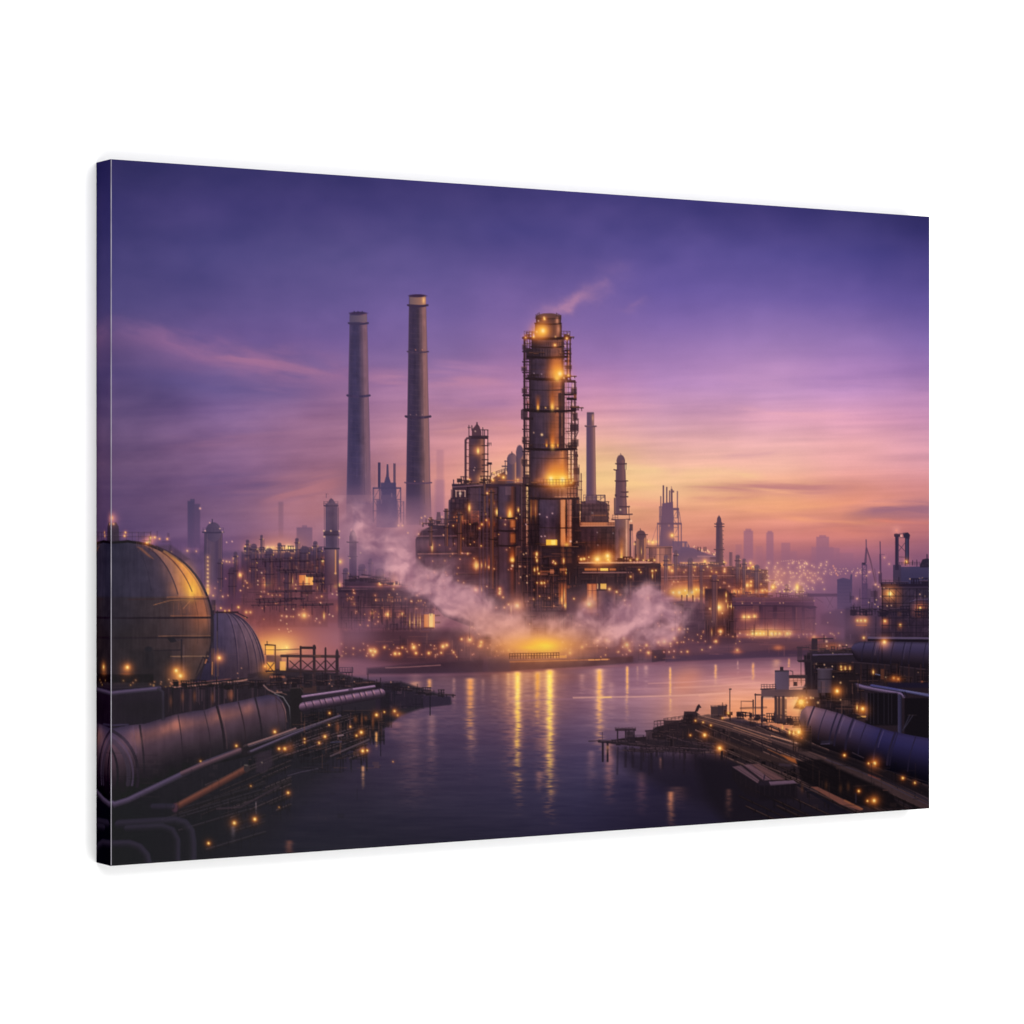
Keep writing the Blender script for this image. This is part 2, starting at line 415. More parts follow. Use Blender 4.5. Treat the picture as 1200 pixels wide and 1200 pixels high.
def far_city():
    # towers lost in haze
    box(219.8,587,228,642, vg(586,(74,64,94),645,(94,72,106)), .92, 1.6)
    box(226,590.5,234.5,642, vg(586,(80,66,96),645,(98,74,108)), .85, 1.8)
    box(223,584.6,228,588, (76,66,96), .8)
    box(326.2,588,332,630, vg(588,(120,88,110),630,(140,96,116)), .55, 2)
    box(347.5,618,366,648, vg(616,(104,78,106),648,(110,80,106)), .8, 1.8); box(354,615.5,360,619, (108,80,108), .6)
    box(511.5,527,520,625, (150,104,128), .30, 3); box(509,562,521,625, (140,98,128), .35, 3)
    c = (148,98,120)
    for x0,y0,x1,a in ((871.5,622,882.5,.72),(898,624,906.5,.7),(915.5,636,926,.5),(956.5,629,971.5,.72),(951,641,977,.5),(971,642,984,.5),(980,648,1000,.35),(862,638,869,.3),(926,646,934,.3),(886,640,894,.2)):
        box(x0,y0,x1,674, vg(620,(150,100,122),672,(146,98,122)), a, 1.8)
    box(873.5,619.5,880.5,623, c, .6, 1.4); box(899.5,622,905,625, c, .6, 1.4); box(960,627,968,630, c, .6, 1.2)
    haze(930,668,90,16,(140,94,120), .45)
    haze(1010,672,60,14,(122,84,114), .5)

def chimneys():
    st1 = [(0,(88,72,104)),(.07,(68,58,88)),(.3,(60,52,82)),(.52,(66,56,84)),(.7,(100,76,96)),(.85,(124,90,106)),(.95,(122,88,106)),(1,(104,80,106))]
    w = dict(fade=(566,616))
    cyl(409.6,430.2,367,612, st1, 405.6,435.6, **w)
    haze(419,592,24,34,(104,80,112),.62)
    box(410,369.5,429.8,377.5, hg(410,(86,74,98),430,(118,94,106)), .85)
    ell(419.8,367,10.2,1.8,(62,48,78)); ring(408.6,431.2,378.6,2.4,(62,52,80),1.2); ring(407.2,433.2,463.4,2.6,(66,54,84),1.3)
    for x in (415,419.5,424.5): line([(x,366.5),(x,364.8)],1,(52,44,70),.8)
    for y in range(388,560,7): ring(409,432,y,.5,(120,90,106),1.2,.14)
    weather(410,382,430,560,.09,21,1.); line([(424.4,382),(427.5,580)],.6,(84,66,88),.5); line([(425.6,382),(428.7,580)],.4,(150,116,128),.25)
    st2 = [(0,(80,62,88)),(.07,(62,50,74)),(.3,(58,47,70)),(.52,(64,51,70)),(.68,(98,72,82)),(.82,(134,94,96)),(.93,(142,98,100)),(1,(112,82,98))]
    cyl(479.4,499.3,346,615, st2, 475.2,505.6, fade=(580,626))
    haze(490,598,20,26,(106,80,112),.6)
    box(479.8,348,499,357, hg(479,(110,88,96),499,(176,120,96)), .9); haze(496.5,352,1.7,4,(240,180,120),.95)
    ell(489.3,346.6,10,1.8,(58,40,66)); ring(478.2,501,357.6,2.6,(60,46,70),1.4); ring(477.6,501.8,412,1.8,(72,56,78),1.2)
    ring(475.6,504.2,488,2.8,(62,48,70),1.5); ring(474.4,505.8,565.5,1.8,(84,62,88),1.2,.8)
    weather(480,362,499,560,.1,22,1.); line([(493.6,362),(497.5,590)],.6,(92,68,80),.5); line([(494.8,362),(498.8,590)],.4,(170,124,122),.25)
    for x,y in ((487,410),(495,410),(486,564),(496,564)): dot(x,y,.7,(240,150,120),.7)
    for y in range(366,560,6): ring(479,503,y,.5,(128,94,100),1.2,.16)
    for x in (481,488,495): dot(x,486,.7,(190,140,140),.6)

def between_chimneys():
    c = (74,63,94); f = (118,88,114)
    box(414,589,437,616, (112,84,114), .55, 1.6); rail(414,591,438,591,3,4,(100,76,108),.5)
    lattice(434,439,552,590,5,(150,104,118),.7,.5)
    cyl(443,446,542,572,[(0,(62,54,84)),(.5,(58,50,80)),(1,(92,72,96))])
    cyl(453.2,455,544,563,[(0,(66,56,86)),(1,(88,70,96))],452.2,456.2)
    cyl(461,463.8,543,573,[(0,(72,58,86)),(1,(116,84,100))])
    poly([(450,566),(452,559),(456,559),(458,566)],c)
    box(446,565.5,464,618, vg(560,(70,60,92),612,(94,76,110)), .97, 1.2)
    box(437,571,470,573,c,.9); lattice(437.5,445,572,612,3,c,1,.8); lattice(464,469.5,572,612,3,c,1,.8)
    box(441,586,466,618, vg(575,(74,63,95),612,(98,78,112)), .9, 1.6)
    lattice(466,473,588,614,2,(86,70,100),.8,.6)
    for x,y in ((447,578),(459,580),(447,588),(466,590)): box(x-.6,y-2.4,x+.6,y+2.4,(150,110,130),.4)

def mauve_smoke():
    sl, X, Y = win(330, 540, 560, 690)
    n = fbm(X, Y, 44, 34, 61, 5)
    d = np.exp(-(((X - 432) / 62) ** 2 + ((Y - 632) / 30) ** 2)) * .95 + np.exp(-(((X - 385) / 40) ** 2 + ((Y - 640) / 24) ** 2)) * .4
    put(sl, np.clip(d * (n * 1.9 - .25), 0, .72), np.array((140, 102, 126), np.float32) / 255)

def left_plant():
    # pale silo with a light ladder
    haze(215,680,70,36,(82,62,92),.35)
    box(180,646,300,712, vg(644,(86,68,100),712,(84,62,88)), .62, 5)
    cyl(239.2,260.8,623,712,[(0,(74,60,84)),(.2,(86,68,92)),(.45,(92,72,94)),(.7,(76,60,86)),(.85,(92,70,90)),(1,(70,56,82))], fade=(668,722))
    ell(250,623.5,9.2,11.5,hg(240,(72,60,86),260,(92,74,98))); line([(248.8,613),(248.8,608.8)],1.4,(66,56,80))
    ring(237.4,262,623.6,1.6,(62,52,76),.6); rail(238,623,262,623,4.5,4,(74,60,84),.6)
    line([(259.6,625),(259.6,660)],.8,(140,100,110),.5); line([(243,626),(243,650)],.7,(120,90,104),.4)
    for x,y in ((245.8,612.6),(240.5,622),(257.8,619.5),(260.8,623.5),(265.6,635.5),(272,634.6),(234.5,595.8)): dot(x,y,.9,(250,190,170),.75)
    dot(234.5,595.8,1.3,(240,170,160),.7)
    for i in range(10):
        y = 653 + i * 4.7
        glow(243.5,y,3,(220,110,40),.35); dot(243.5,y,.95 + .05 * i,(255,205,140),.85)
    haze(243.5,692,2.2,5,(255,180,90),.8); glow(246,692,8,(220,90,50),.3)
    for x,y,s in ((219.5,645.5,1.1),(230,646,.8),(201,646.5,.7),(261.5,657,.7),(265.5,658,1.1),(269,658.5,.8),(276.5,657.6,1.4),(274,654,.7),(249.8,698,1.1),(261,699,1.),(281,672,.6)): dot(x,y,s,(252,186,130),.85); glow(x,y,s*3.5,(220,100,50),.25)
    # low plant block under the row of lights
    haze(324,640,32,14,(214,130,104),.5)
    poly([(283,646.5),(384,646),(384,735),(283,735)], vg(645,(70,57,84),735,(112,76,92)), .92, 2)
    poly([(336,648),(378,651),(380,670),(352,672),(336,678)],(62,50,70),.7,1.5)
    for y0,x0,x1 in ((668,300,336),(700,282,352),(707,282,420),(660,350,372)): line([(x0,y0),(x1,y0-1.2)],1,(124,92,108),.4)
    box(283,702,420,730, vg(700,(86,62,80),730,(118,78,88)), .45, 3)
    clutter(284,650,384,712,70,4,(56,46,66),(112,84,100),.5)
    r = np.random.RandomState(5)
    for i in range(34):
        x = 287 + 60 * r.rand() ** .8; y = 641 + r.rand() * 5 + (0 if x > 312 else 2)
        glow(x,y,3.2,(245,130,50),.32); dot(x,y,r.uniform(.6,1.1),(255,206,128),.8)
    haze(331,643,14,3,(252,176,96),.55); glow(330,641,20,(240,120,60),.35,8); lamp(288,641,1.0,.85); lamp(339.5,641.5,1.2,.7); lamp(366,641.8,.55,.7,.4)
    for x in (291,295.5,300,304,308): box(x-.5,651,x+.5,655,(170,120,124),.5)
    for x,y,s,k in ((281.3,674,1.5,.95),(312.6,684.5,1.9,1),(316.5,683.5,1.1,.9),(356.3,721.3,2.1,1),(288.6,717.5,1.,.8),(293.5,717.5,.9,.7),(378,657.6,1.5,1),(398.6,658.2,1.5,1),(370.2,665,.9,.85),(397,685.5,1.5,.9),(393,687,1.2,.8),(399.5,713,1.5,1),(414.6,712.8,1.8,1)):
        lamp(x,y,s,k)
    for x,y in ((300.8,668),(306.5,671.2),(313.5,670),(302.2,680.6),(302.2,685),(306,693.5),(324,697),(348,666),(360,649.5),(359.8,688),(359.8,697.4),(336,722),(335.6,714),(329,727),(344,714),(371,725),(389.6,696),(394.6,693),(395,697),(397.6,697),(386,720),(390,722),(369,642)): dot(x,y,.95,(252,200,160),.8)
    vlamp(339.8,676.5,690,1,.9); vlamp(343,676,685,.8,.55)
    box(350.5,674,367,685.6, hg(350,(206,108,62),367,(250,168,84)),.95); box(358,674,361,685.5,(255,206,120),.75); box(363.5,674.5,366.5,685,(252,182,96),.6); line([(357,674),(357,685)],.5,(120,70,60),.6)
    glow(359,680,13,(220,100,40),.3)
    box(353,686,366,696,(62,48,62),.85); vlamp(374.8,678,687,.9,.75); vlamp(378.8,677,684,.8,.6); vlamp(372,685,691,.7,.5); vlamp(379.7,718,725,.9,.9)
    weather(284, 646, 384, 735, .07, 3); racks(284, 646, 378, 646, 24, 183, 0, (66, 52, 72), (180, 120, 100), (2, 6)); scaffold(290, 664, 336, 700, 8, 9, (58, 45, 64), .22, .7, (170, 106, 84), 184, .1); scaffold(352, 688, 384, 712, 7, 7, (56, 43, 60), .25, .7, (180, 110, 84), 185, .12); pipework(284, 650, 380, 712, 40, 186, (58, 46, 66), (140, 102, 110), .45)
    haze(335,690,60,34,(180,104,78),.16); lights(286,650,384,730,56,301,(.45,.95),(.4,.95),.4); lights(250,655,300,700,14,302,(.4,.8),(.4,.9),.35)
    # stacks, drums and spheres breaking the roof line of the low plant
    dk = [(0,(62,49,70)),(.3,(84,66,88)),(.6,(70,55,76)),(.85,(112,78,84)),(1,(60,47,66))]
    for x,w_,y0,y1 in ((288,4,634,668),(294,7,640,690),(305,3,628,660),(311,9,646,700),(325,5,638,690),(333,8,650,716),(346,4,632,676),(352,10,644,672),(367,5,636,690),(373,4,642,700),(402,6,668,700),(420,8,664,690),(432,4,656,690),(440,10,670,720),(456,6,664,700),(470,9,672,730),(484,5,662,700),(495,7,668,716),(268,8,668,706),(256,4,656,700),(274,4,648,690)):
        cyl(x,x+w_,y0,y1,dk,a=.8,fade=(y1-16,y1)); ell(x+w_/2,y0,w_/2,w_*.42,(76,60,82),.8); ring(x-.8,x+w_+.8,y0+4,.9,(50,39,56),.3,.8); ring(x-.8,x+w_+.8,(y0+y1)/2,.9,(50,39,56),.3,.7)
        dot(x+w_+.6,y0+4,.8,(255,190,120),.75); line([(x+w_+1.2,y0+4),(x+w_+1.2,y1-12)],.6,(54,42,60),.6)
    pipe_bank(284,650,380,720,16,321,-.02,(110,84,96),(50,39,56),(1.2,3.),(20,60)); pipe_bank(396,690,505,738,16,322,-.02,(108,80,88),(46,36,50),(1.2,3.),(20,60))
    # column with platforms and its small neighbour
    cyl(381.4,395.6,590,645,[(0,(78,64,88)),(.25,(72,58,82)),(.6,(64,52,74)),(1,(86,68,90))])
    poly([(384,590),(386,585.5),(388,583.8),(390.5,585.5),(393,590)],(66,54,78)); line([(382.4,583),(382.4,578.6)],.8,(70,56,80),.8); line([(382.4,579),(385,579)],.6,(110,80,96),.6)
    box(379.2,592,396.6,593.6,(52,42,64)); rail(379.6,592,396,592,4,4,(60,48,70),.7)
    box(379.2,622,396.8,627.6,(58,46,66)); box(379.4,625.6,397.6,628,(50,40,58)); line([(396.4,595),(396.4,690)],.9,(70,54,74),.8); line([(380,595),(380,645)],.8,(66,52,74),.7)
    for x,y in ((379.6,622.2),(387.8,622.2),(397.6,622.4),(380,629),(397.6,630)): dot(x,y,1.,(250,196,150),.85)
    box(379.4,642,398,644,(46,38,56)); 
    cyl(380.4,397,644,696,[(0,(76,58,80)),(.3,(94,70,88)),(.62,(106,76,88)),(.8,(112,78,84)),(1,(70,54,74))], fade=(680,700))
    line([(393.2,645),(393.2,672)],1.4,(240,160,96),.75); dot(393,672,1.2,(252,190,120),.8)
    cyl(409.2,417.8,628,678,[(0,(84,64,88)),(.4,(74,56,80)),(1,(70,54,76))]); ell(413.5,628,3.6,6.5,(74,58,82)); line([(411.6,622),(411.6,620)],1,(200,140,140),.7)
    ring(406.8,419.4,635.2,1.4,(56,44,66),.5); ring(408,418.8,652,1.,(60,46,68),.5); dot(422.6,647.8,1.,(250,196,160),.8); dot(410,654,.9,(250,190,140),.7)

def middle_bank():
    haze(440,660,34,28,(100,76,106),.7)
    # long shed with portholes of light
    box(404,679,456,687,(60,48,70),.85,1.2); line([(404,679.8),(454,679.2)],1.2,(48,38,56),.9); poly([(421,675),(431,675),(430,679),(422,679)],(134,98,114),.8)
    line([(424,673.4),(432,674.5),(452,678)],1.2,(44,36,56),.8)
    box(396,688,509,736, vg(688,(62,50,72),740,(98,72,92)), .93, 2)
    box(396,691.5,506,694,(50,42,62),.7); box(430,694,508,712,(54,44,64),.6,2)
    line([(400,690.6),(430,690.4)],.9,(120,90,106),.6); line([(422,711),(480,710.6)],.8,(116,88,106),.6)
    for x,y,s,k in ((445.4,684.2,1.3,1),(455.6,684,.8,.8),(461.6,684.2,1.1,1),(466,684,1.1,1),(476.4,684.6,1.,.8),(484.4,684.2,.8,.7),(451.8,683.6,.6,.7),(436,718.6,1.,.9),(454,720,1.7,1),(471,719.4,1.2,.85),(485.6,687.6,.5,.5)):
        lamp(x,y,s,k)
    dot(436.4,714.8,.9,(255,200,140),.8); dot(455,736.8,1.,(250,210,170),.8); dot(465.4,696.2,.9,(230,180,150),.7)
    for x in (440.5,442,444,448,454,456,458,460,463,466,469,470): box(x-.4,701.5,x+.5,704.8,(190,130,100),.6)
    box(454,699,461,701,(170,108,84),.6); box(464,699,470,700.4,(150,100,90),.5)
    haze(466,676,8,7,(222,146,110),.6)
    haze(450,712,60,26,(170,98,74),.16); lights(400,690,510,742,56,303,(.45,.95),(.4,.95),.4)
    racks(404, 680, 505, 688, 30, 187, 0, (54, 42, 58), (160, 112, 110), (2, 8)); scaffold(400, 700, 506, 736, 9, 11, (50, 39, 54), .35, .8, (150, 96, 84), 188, .08); pipework(400, 692, 508, 738, 40, 189, (50, 39, 54), (130, 94, 100), .45); weather(398, 686, 512, 740, .07, 4)
    for x in (485.5,489.6,492.6,480.2): vlamp(x,721,736,.6,.55)
    box(496.6,720,509.6,735.6, hg(496,(200,104,58),509,(244,160,84)),.95); box(503,719,507.4,735,(255,214,120),.9,1.4); glow(504,727,12,(230,110,40),.35); box(497,735,509,737,(110,60,50),.8)
    box(493,739.6,503,741.2,(222,130,96),.6); clutter(400,694,508,740,46,7,(48,40,58),(106,82,98),.4)
    poly([(447,744),(455,736),(462,744),(462,750),(447,750)],(86,64,74),.5,2)
    # orange fog and lamps along the left shore
    haze(330,752,50,18,(226,120,66),.75); haze(318,758,26,9,(252,160,70),.75); haze(375,762,60,14,(186,112,100),.65); haze(300,735,40,26,(150,88,88),.35)
    haze(420,755,46,16,(158,104,122),.55); haze(470,766,60,9,(150,98,108),.55)
    glow(326,757,26,(255,130,40),.7,12)
    poly([(400,738),(470,737),(560,738),(606,742),(606,778),(470,780),(400,772)],(76,53,66),.9,8); clutter(440,742,604,774,60,164,(56,42,54),(140,96,92),.5); haze(410,758,26,12,(150,98,108),.35)
    lights(400,754,600,770,60,12,(.45,.9),(.4,.9),.35)
    for x,y,s,k in ((434.5,762.5,1.5,1),(439.5,763.5,1.5,1),(437,767.5,1.1,.8),(484.8,758.6,1.7,1),(519,757.6,1.5,1),(523.5,756,1.2,.8),(550.5,749.5,1.9,1),(502.5,765.4,1.1,.9),(487.5,765.4,1.,.9),(463,766,1.3,.9),(468,766,1.,.8),(471.5,758.8,.8,.7),(450.5,758.6,.8,.8),(531.5,764.4,.8,.8),(563.5,752,1.,.8),(541,749,.9,.8),(517,765,.9,.7),(563.5,756,.8,.7)):
        lamp(x,y,s,k)
    for x,y in ((337,737),(338.5,740.5),(336,731),(341,739.5),(327,737.6)): dot(x,y,.8,(255,190,130),.75)

def main_block():
    D = (62,48,68); E = (52,40,58)
    # low left wing with pipes along it
    poly([(487,632),(494,622),(508,615),(560,615),(600,612),(604,730),(560,738),(520,722),(500,700),(487,665)], vg(615,(58,45,64),720,(72,54,70)), .98, 1.6)
    box(512,615,600,620,(54,42,60),.8); line([(508,614.8),(582,614.6)],1.5,(176,128,130),.8); line([(494,621),(512,620.6)],1.1,(120,88,104),.5)
    line([(486,628.4),(552,627.4)],1.4,(128,96,112),.65); box(488,629.5,556,634,(48,40,58),.75,1.5); line([(490,649.2),(552,648.2)],1.3,(158,112,110),.75); box(506,636,548,646,(92,72,96),.4,2); box(500,651,553,668,(84,62,84),.5,3)
    clutter(490,618,600,690,80,21,(42,33,48),(116,86,104),.5); pipework(500,650,600,712,46,121,(44,34,46),(120,86,98),.6)
    box(488,629.6,556,648, lambda X,Y: stops(np.clip((Y-629)/19,0,1)+0*X,[(0,(46,37,54)),(.25,(82,64,86)),(.5,(88,66,86)),(.8,(66,50,70)),(1,(44,35,50))]),.8,1.2); box(498,650.4,553,668, lambda X,Y: stops(np.clip((Y-650)/18,0,1)+0*X,[(0,(50,39,54)),(.3,(84,64,84)),(.6,(84,62,80)),(1,(56,42,58))]),.75,1.4)
    for x in (506,522,539): line([(x,629.6),(x,648)],.6,(52,40,58),.6)
    for x in (492,495,499,513.5,516,519): line([(x,609.5),(x,615)],1,(110,80,86),.7)
    for x,y in ((494,606.8),(498,605),(503,608),(514.6,607),(518,605.6),(521.5,608),(526,609.6),(467,615.8),(471.6,616),(478,624.4),(540,622.6),(522,621.4),(551,621.6),(519.6,627)): dot(x,y,1.05,(248,180,140),.75)
    poly([(512,600),(516,600),(517,612),(511,612)],(80,60,76),.8)
    glow(469,615,7,(220,110,70),.35)
    vlamp(506.4,636,646,1.3,.95); lamp(558.5,662.5,2.,1); vlamp(558,657,667,1.6,.8); lamp(557.5,691.5,1.3,.95); vlamp(564.6,659.5,665,.8,.7); vlamp(569,658,665,.6,.5); lamp(572.6,664.6,1.1,.8); vlamp(564.6,688.5,693.5,.5,.6)
    haze(575,658,5,6,(190,96,66),.5)
    # upper deck with offices
    poly([(530,568),(616,566),(616,640),(548,640),(526,618),(526,586),(529.5,584)], vg(568,(60,45,62),640,(54,41,56)), .99, 1.)
    pipework(528,586,616,640,60,122,(38,29,40),(126,90,96),.7); scaffold(548,571,583,640,8.7,8.5,(38,29,38),.8,.9,(150,88,66),123,.14)
    box(529.5,567,616,569.6,E); line([(531,570.6),(566,568.4)],1.1,(140,104,122),.7); line([(531.5,567),(531.5,562.5)],1.2,D)
    line([(529,574),(529,586),(526,588),(526,612)],1.2,(88,66,84),.7)
    for x in (534.5,539.2,545): box(x-.7,574.5,x+.7,582.5,(226,176,160),.7)
    box(533.5,574.3,545.5,576,(216,160,150),.55); dot(539.4,578.4,1.6,(250,214,190),.8)
    scaffold(529,584,548,613,4.6,5.6,(46,34,50),.85,.9,(168,112,112),124,.2); clutter(528,584,582,640,50,22,(38,29,42),(118,84,96),.5)
    box(551,572,561,612,(88,66,84),.6,1.5); box(548.5,600,562,612,(120,68,62),.4,2); lattice(553,561,599,613,3,(150,84,76),.8,.6)
    for x in (562,566,570.5): line([(x,572),(x,716)],1.8,(70,58,86),.55); line([(x+1,572),(x+1,716)],.5,(140,108,126),.4)
    vlamp(550,590.5,599.5,1.5,1); lamp(538.2,607.6,1.8,1); uplight(538,611,12,3,.5); rail(521,614,549,614,4,3,(190,110,90),.6)
    for x,y,s in ((575.6,576.4,1.1),(571,578,.7),(577,589.6,1.1),(575,586,.6),(575.6,614.4,1.3),(564.7,614.6,.9),(570,609.5,.7)): lamp(x,y,s,.75)
    glow(575,612,4,(220,80,40),.4)
    vlamp(582.2,596,604,1.5,1); vlamp(585,596.5,600,.9,.8); vlamp(607.4,595,600,.9,.9); dot(609.6,603,.8,(255,210,160),.8)
    # upright vessel with lit flank
    cyl(583.4,604.6,570,716,[(0,(46,36,50)),(.12,(72,57,78)),(.45,(76,60,82)),(.62,(66,49,64)),(.8,(96,58,56)),(1,(42,32,42))], fade=(690,725))
    box(592,570,599,580,(102,78,96),.6)
    uplight(597.4,605.5,20,5.2,1.); vlamp(597.6,597,606,1.6,1)
    for y0,y1,k in ((609.5,618,.75),(625.5,636,.6)): box(598,y0,604,y1,(206,118,66),k,2.5)
    uplight(600.6,657,16,4.6,1.); lamp(600,656.6,1.2,.8); dot(600.4,663,1.5,(255,214,170),.9)
    for y in (606.8,621.6,639): ring(582.5,606,y,2,(40,32,44),.8)
    dot(602.6,619.6,1.3,(230,160,130),.7)
    # tall stripper beside it
    cyl(549.4,567.2,512,567,[(0,(78,56,70)),(.2,(74,56,76)),(.5,(72,54,70)),(.7,(92,64,70)),(.88,(140,92,86)),(1,(92,64,66))])
    poly([(553,512),(553,503),(556,500),(559,496),(562,500),(564,506),(564,513)],(80,54,66)); line([(559,499),(559,495.4)],1.6,(74,50,64))
    box(549,510.5,572,514.5,(56,40,52)); line([(545.6,567),(545.6,516),(547.5,513.6),(551,513)],2.6,(74,52,64)); 
    for y in range(519,566,8): line([(545,y),(549,y)],.8,(60,44,56),.8)
    for x in (567.8,571.6): line([(x,504),(x,567)],1.1,(66,48,58),.95)
    line([(553,504),(553,499)],1.1,(66,48,60)); line([(549.6,510),(549.6,498.6)],1.1,(66,48,60)); line([(548.6,501),(551,501)],1,(66,48,60)); line([(565.8,512),(565.8,501)],.9,(66,48,60)); line([(563,503.8),(572,503.8)],.9,(66,48,60))
    for y in (511,521.6,531.5,538,544.5,552): box(564.5,y,572.6,y+1.3,(62,46,56)); 
    box(570.5,541.8,576.5,544.6,(56,42,52)); line([(575,545),(575,560)],.8,(60,46,58)); rail(571,522,575.5,522,3,2,(64,48,58),.8)
    for y in (522,533,549): ring(549.4,567,y,.8,(56,42,54),.6,.7)
    vlamp(560.2,525,531.5,1.5,1); glow(560,528,7,(230,110,40),.5); dot(557,505.4,.9,(250,200,180),.7); dot(555.4,551,.8,(240,190,180),.7); dot(556.4,548,.7,(240,190,180),.6)
    glow(563,561,6,(240,130,50),.55); dot(563.5,561.6,1.5,(255,200,130),.9); lamp(550,562.4,.9,.85); lamp(567.8,562.6,.7,.7)
    weather(528, 570, 618, 720, .1, 2); weather(488, 618, 530, 720, .1, 2)
    # slim columns and stacks crowding the block
    for x, y0, y1, w_ in ((521, 596, 640, 4), (536, 600, 650, 5), (574, 574, 690, 4.5), (610, 566, 700, 4), (503, 606, 640, 3.5), (566, 560, 600, 3)):
        cyl(x, x + w_, y0, y1, [(0, (44, 34, 44)), (.3, (92, 68, 80)), (.6, (70, 52, 62)), (.85, (132, 84, 66)), (1, (50, 37, 42))]); ring(x - 1, x + w_ + 1, y0 + 3, 1., (40, 30, 36), .3); ring(x - 1, x + w_ + 1, (y0 + y1) / 2, 1., (40, 30, 36), .3)
    racks(530, 567, 616, 566, 22, 181, 0, (54, 40, 48), (190, 120, 90), (3, 8)); racks(490, 616, 532, 613, 14, 182, 0, (56, 43, 58), (170, 110, 96), (3, 9))
    haze(560,650,60,50,(170,92,62),.13); lights(490,600,618,700,60,304,(.45,.95),(.4,.95),.4)
    # small domed vessels behind
    box(587,556,620,567,(70,52,62),.9,1); poly([(575,567),(578,560),(584,556),(592,552),(592,567)],(74,52,58),.95)
    cyl(594.2,606,536,566,[(0,(82,64,84)),(.4,(88,68,86)),(.7,(112,80,84)),(.92,(214,140,104)),(1,(130,84,74))]); ell(600,537.6,5.6,6.6,hg(594,(86,68,88),606,(140,98,100))); line([(599.8,532),(599.8,529.8)],1,(72,54,70))
    cyl(604.8,613.4,529,566,[(0,(84,64,82)),(.5,(104,76,88)),(.85,(160,108,98)),(1,(96,66,70))]); ell(609,529.5,4.2,8,(94,72,90))
    line([(591.5,540.4),(594,540.4)],1.2,D); line([(588.6,546.4),(594,546.4)],1.4,D); line([(592,540),(592,556)],.8,D); rail(576,558,594,552,3.5,3,(66,50,58),.9)
    for x,y,s in ((590,559.4,1.3),(584.4,557,.9),(577.6,562.6,1.),(606.8,562.8,1.1),(579,554,.6)): lamp(x,y,s,.9)
    line([(584,563),(612,563)],.9,(170,96,70),.7)

